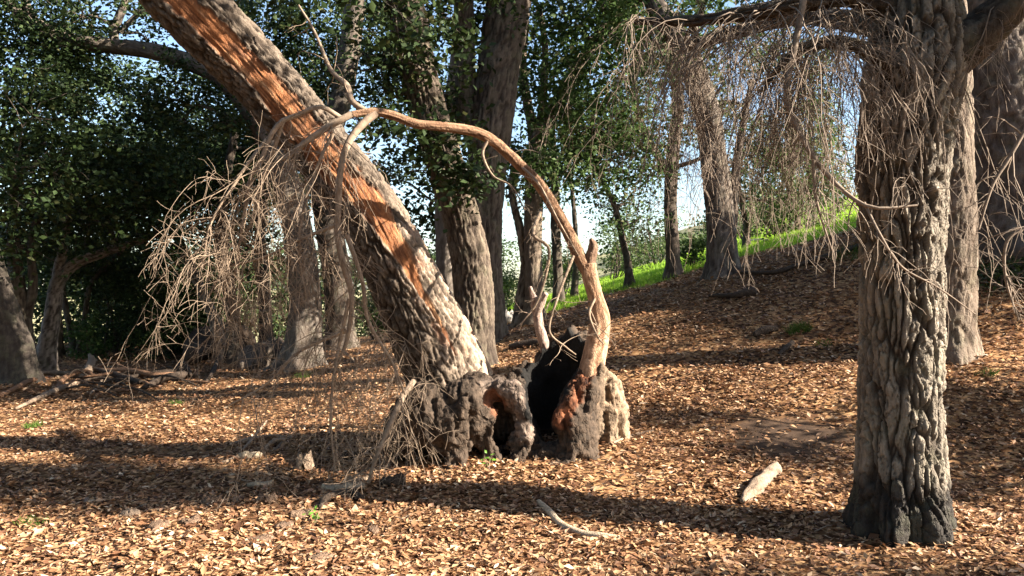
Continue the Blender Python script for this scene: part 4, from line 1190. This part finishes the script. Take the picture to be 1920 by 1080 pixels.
stick('fallen_branch', 'weathered pale fallen branch on bright crest grass', [(1395, 458, 2.4), (1425, 456, 3), (1440, 456, 2)], M_chunk_pale, 'branch', seed=310, lift=.08)
stick('stick', 'bent dark root-like stick on the sunlit leaves near the green sprig', [(600, 955, 4), (612, 942, 8), (640, 934, 8), (662, 930, 7), (678, 940, 6)], M_log_dark, seed=311, lift=.025)
stick('stick', 'thick brown bark-covered stick next to the green sprig', [(545, 972, 8), (565, 972, 12), (582, 968, 9)], M_chunk, seed=312, lift=.02)
stick('stick', 'dark stick in shade under the hanging twigs', [(612, 870, 4), (650, 862, 7), (690, 850, 6)], M_log_dark, seed=313, lift=.02)
# tangled pile of dead branches in front of the thicket
pile = [
    [(30, 775, 3), (90, 745, 5), (140, 722, 5), (180, 712, 5), (230, 708, 4)],
    [(60, 706, 3), (100, 704, 4), (150, 706, 4), (160, 712, 3)],
    [(160, 708, 4, .1), (190, 712, 5, .12), (230, 722, 6, .1), (265, 730, 5, .05)],
    [(185, 710, 4, .1), (240, 715, 5, .15), (290, 720, 5, .1), (340, 712, 5, .06)],
    [(210, 735, 4), (250, 722, 4, .1), (300, 716, 5, .1), (350, 706, 5, .05)],
    [(270, 735, 5), (310, 722, 6, .06), (345, 712, 7, .05), (360, 708, 4)],
    [(105, 735, 5), (125, 722, 5, .1), (160, 718, 4, .15), (175, 722, 4, .1)],
    [(165, 712, 8, .1), (172, 700, 7, .18), (168, 690, 3, .2)],
    [(170, 745, 2.5), (185, 730, 3), (192, 722, 2, .05)],
    [(180, 738, 3), (220, 740, 3), (260, 738, 2.4)],
    [(330, 705, 4, .08), (345, 700, 5, .12), (358, 712, 3, .04)],
    [(385, 722, 3), (400, 705, 5, .05), (410, 688, 3, .15)],
    [(0, 750, 5), (25, 738, 5), (55, 722, 5), (80, 716, 4)],
]
rpile = np.random.default_rng(88)
for _ in range(16):
    px_, py_ = rpile.uniform(110, 340), rpile.uniform(702, 738)
    L_, a_ = rpile.uniform(40, 110), rpile.uniform(-.22, .22)
    h_ = rpile.uniform(0, .14)
    pile.append([(px_, py_, 1.6, h_), (px_ + L_ * .35, py_ + a_ * L_ * .3 + rpile.uniform(-5, 5), 2.6, h_ + rpile.uniform(-.02, .12)), (px_ + L_ * .7, py_ + a_ * L_ * .6 + rpile.uniform(-5, 5), 2.2, h_ * .6 + rpile.uniform(0, .08)), (px_ + L_, py_ + a_ * L_, 1.3, 0)])
for k, p in enumerate(pile):
    stick('dead_branch', 'dead grey-brown branch in the tangled pile before the dark thicket', p, M_deadwood if k in (0, 1, 7, 8) else M_branch if k % 3 == 0 else M_log_dark, 'branch', 'branches of the tangled pile', lift=.05, seed=330 + k, nseg=8, nlen=40, rough=.25)
stick('log', 'rotten dark fallen log with broken end at the edge of the thicket', [(355, 690, 14, .1), (385, 672, 30, .22), (420, 668, 34, .28), (465, 668, 26, .2)], M_log_dark, 'log', seed=350, lift=.1, nseg=28, nlen=60, rough=.4)
stick('root', 'gnarled grey root mass at the foot of the grey sweeping tree', [(455, 697, 10, .03), (480, 690, 26, .12), (515, 686, 28, .16), (555, 684, 20, .1)], M_root, 'root', seed=351, lift=.05, nseg=28, nlen=60, rough=.45)

def chunk(label, px, py, w, dpt, hgt, mat, seed, rot=0.0, name='bark_fragment', cat='bark', group=None, tilt=0.0):
    rng = np.random.default_rng(seed)
    g = gp(px, py)
    n = 14
    u = np.linspace(0, 2 * np.pi, n, endpoint=False)
    rr = 1 + .28 * rng.normal(size=n) * .6
    rings = []
    for f, zz in ((.82, 0), (1, .35), (.97, .75), (.7, 1.0)):
        rings.append(np.stack([np.cos(u) * rr * f * w / 2, np.sin(u) * rr * f * dpt / 2, np.full(n, zz * hgt) + hgt * .3 * rng.normal(size=n) * (zz > 0)], 1))
    V = np.vstack(rings + [np.array([[0, 0, 0]]), np.array([[0, 0, hgt * .95]])])
    q = grid_faces(4, n)
    k = np.arange(n)
    tr = np.vstack([np.stack([(k + 1) % n, k, np.full(n, 4 * n)], 1), np.stack([3 * n + k, 3 * n + (k + 1) % n, np.full(n, 4 * n + 1)], 1)])
    o = obj(name, make_mesh(name, V, q, tr, None, False), mat, None, label, cat, group)
    o.location = (g[0], g[1], float(ground(g[0], g[1])) + .004)
    o.rotation_euler = (tilt, 0, rot)
    return o

for k, (px, py, w, dp, h, mt, rot) in enumerate([(470, 862, .24, .12, .05, M_chunk_pale, .1), (650, 920, .34, .13, .05, M_chunk_pale, -.1), (670, 905, .22, .1, .04, M_deadwood, .2), (735, 912, .2, .12, .06, M_log_dark, .3),
        (490, 915, .18, .1, .035, M_chunk_pale, .4), (485, 1016, .16, .09, .03, M_chunk, .1), (395, 948, .13, .1, .05, M_chunk, .3), (500, 945, .15, .1, .05, M_chunk, .2), (300, 995, .16, .1, .04, M_chunk, .7),
        (245, 968, .14, .1, .05, M_deadwood, .3), (360, 985, .14, .08, .04, M_chunk, .9), (535, 990, .16, .1, .035, M_chunk, 1.2), (572, 885, .16, .05, .13, M_deadwood, .4), (700, 1000, .14, .07, .03, M_chunk, 2.0), (600, 1060, .18, .08, .03, M_chunk, .6)]):
    lab = {0: 'pale split wood slab on leaves near the dry twig heap', 1: 'largest pale wood slab lying on sunlit leaves below the hanging twigs', 2: 'grey slab lying behind the largest pale wood slab', 3: 'black charred bark lump on sunlit leaves before the stump',
           12: 'upright grey bark shard standing in sunlit leaves'}.get(k, None)
    chunk(lab or 'brown bark fragment lying half buried in the leaf carpet', px, py, w, dp, h, mt, 400 + k, rot, group=None if lab else 'bark fragments on the leaf carpet')
chunk('pale squared stone block at the edge of the grass', 952, 606, .34, .25, .22, M_stone, 440, .1, 'stone', 'stone')
chunk('pale flat stone at the foot of the trunk behind the furrowed tree', 1775, 668, .32, .25, .1, M_stone, 441, .1, 'stone', 'stone')

# dry twig heap left of the hanging twigs, each stick an object
for k, p in enumerate([[(435, 838, 3), (470, 828, 5), (510, 822, 4), (545, 822, 3)], [(450, 850, 2), (470, 838, 3, .05), (500, 810, 2, .1)], [(490, 848, 3), (515, 835, 4, .04), (540, 826, 3)], [(415, 872, 3), (440, 862, 4), (468, 848, 4)], [(505, 852, 2.4), (520, 840, 3), (530, 828, 2.4)]]):
    stick('dry_stick', 'dry pale stick in the small heap at the shadow edge', p, M_deadwood, 'stick', 'sticks of the small heap', seed=460 + k, nseg=7, nlen=24, lift=.015)
# stray thin twigs on the leaf carpet
rngs = np.random.default_rng(77)
for k in range(22):
    px, py = rngs.uniform(60, 1560), rngs.uniform(880, 1060)
    if 740 < px < 1150 and py < 930: py += 60
    a, L = rngs.uniform(-.5, .5), rngs.uniform(18, 60)
    stick('thin_twig', 'thin dry twig lying loose among the fallen leaves', [(px, py, 1.3), (px + L * .5, py + a * L * .3 + rngs.uniform(-4, 4), 1.5), (px + L, py + a * L * .4, .9)], M_deadwood if k % 2 else M_branch, 'twig', 'loose twigs on the leaf carpet', seed=500 + k, nseg=5, nlen=10, lift=.02)

# green sprigs and grass tufts
def sprig(label, px, py, h, n, seed, ls):
    rng = np.random.default_rng(seed)
    g = gp(px, py)
    z = float(ground(g[0], g[1]))
    root = thing('green_sprig', (g[0], g[1], z), label, 'plant')
    st = np.repeat(np.array([[g[0], g[1], z - .01]]), 3, 0)
    P = walk(st, rng.normal(size=(3, 3)) * .35 + np.array([-.3, 0, 1]), np.full(3, h), 7, rng, .12, -.05)
    V, Q = tubes(P, np.full((3, 7), .0022), 4)
    obj('stem', make_mesh('stem', V, Q), M_twig, root)
    for k in range(n):
        p = P[k % 3, rng.integers(3, 7)] + rng.normal(size=3) * .012
        t = norm(rng.normal(size=(1, 3)) * np.array([1, 1, .4]))
        up = norm(np.array([[0, -.5, 1.]]) + rng.normal(size=(1, 3)) * .3)
        sd = norm(np.cross(up, t))
        v = leaf_verts((p + t[0] * ls * .5)[None], t, sd, np.cross(t, sd), np.array([[ls * rng.uniform(.7, 1.2)]]), np.array([[.34]]), np.array([[.08]]))[0]
        obj('leaf', make_mesh('leaf', v, None, LEAF_T, None, False), M_sprout, root)
sprig('small bright green sprig sprouting at the foot of the burnt stump', 918, 885, .13, 9, 601, .045)
sprig('bright green sprig beside the brown stick on the leaf carpet', 590, 985, .10, 14, 602, .035)
sprig('tiny green seedling in the sunlit leaves below the bent dark stick', 684, 1042, .04, 4, 603, .02)

def tuft(label, px, py, w, h, n, seed, group=None):
    rng = np.random.default_rng(seed)
    g = gp(px, py)
    r = np.sqrt(rng.uniform(0, 1, n)) * w / 2
    a = rng.uniform(0, 6.28, n)
    b = np.stack([g[0] + r * np.cos(a), g[1] + r * np.sin(a) * .7, 0 * a], 1)
    b[:, 2] = ground(b[:, 0], b[:, 1]) - .005
    P = walk(b, rng.normal(size=(n, 3)) * .35 + np.array([0, 0, 1]), rng.uniform(.5, 1, n) * h, 4, rng, .12, .12)
    V, Q = tubes(P, np.full((n, 1), .0035) * np.array([[1, .9, .6, .15]]), 3)
    org = np.array([g[0], g[1], float(ground(g[0], g[1]))])
    o = obj('grass_tuft', make_mesh('grass_tuft', V - org, Q), M_tuft, None, label, 'grass', group)
    o.location = org
tuft('grass tuft beside the black charred branch bit on the slope', 1497, 622, .30, .17, 160, 611)
tuft('grass tuft in front of the gnarled root mass', 565, 712, .28, .16, 130, 612)
tuft('dark grass tuft uphill of the thin dark branch', 1600, 480, .7, .2, 200, 613)
tuft('sparse short grass tuft on the leaf carpet', 1545, 648, .2, .08, 40, 614, 'short grass tufts')
tuft('sparse short grass tuft on the leaf carpet', 1850, 705, .2, .09, 60, 615, 'short grass tufts')
tuft('sparse short grass tuft on the leaf carpet', 60, 800, .22, .08, 90, 616, 'short grass tufts')
tuft('sparse short grass tuft on the leaf carpet', 60, 985, .22, .07, 90, 617, 'short grass tufts')
tuft('sparse short grass tuft on the leaf carpet', 330, 760, .2, .09, 90, 618, 'short grass tufts')
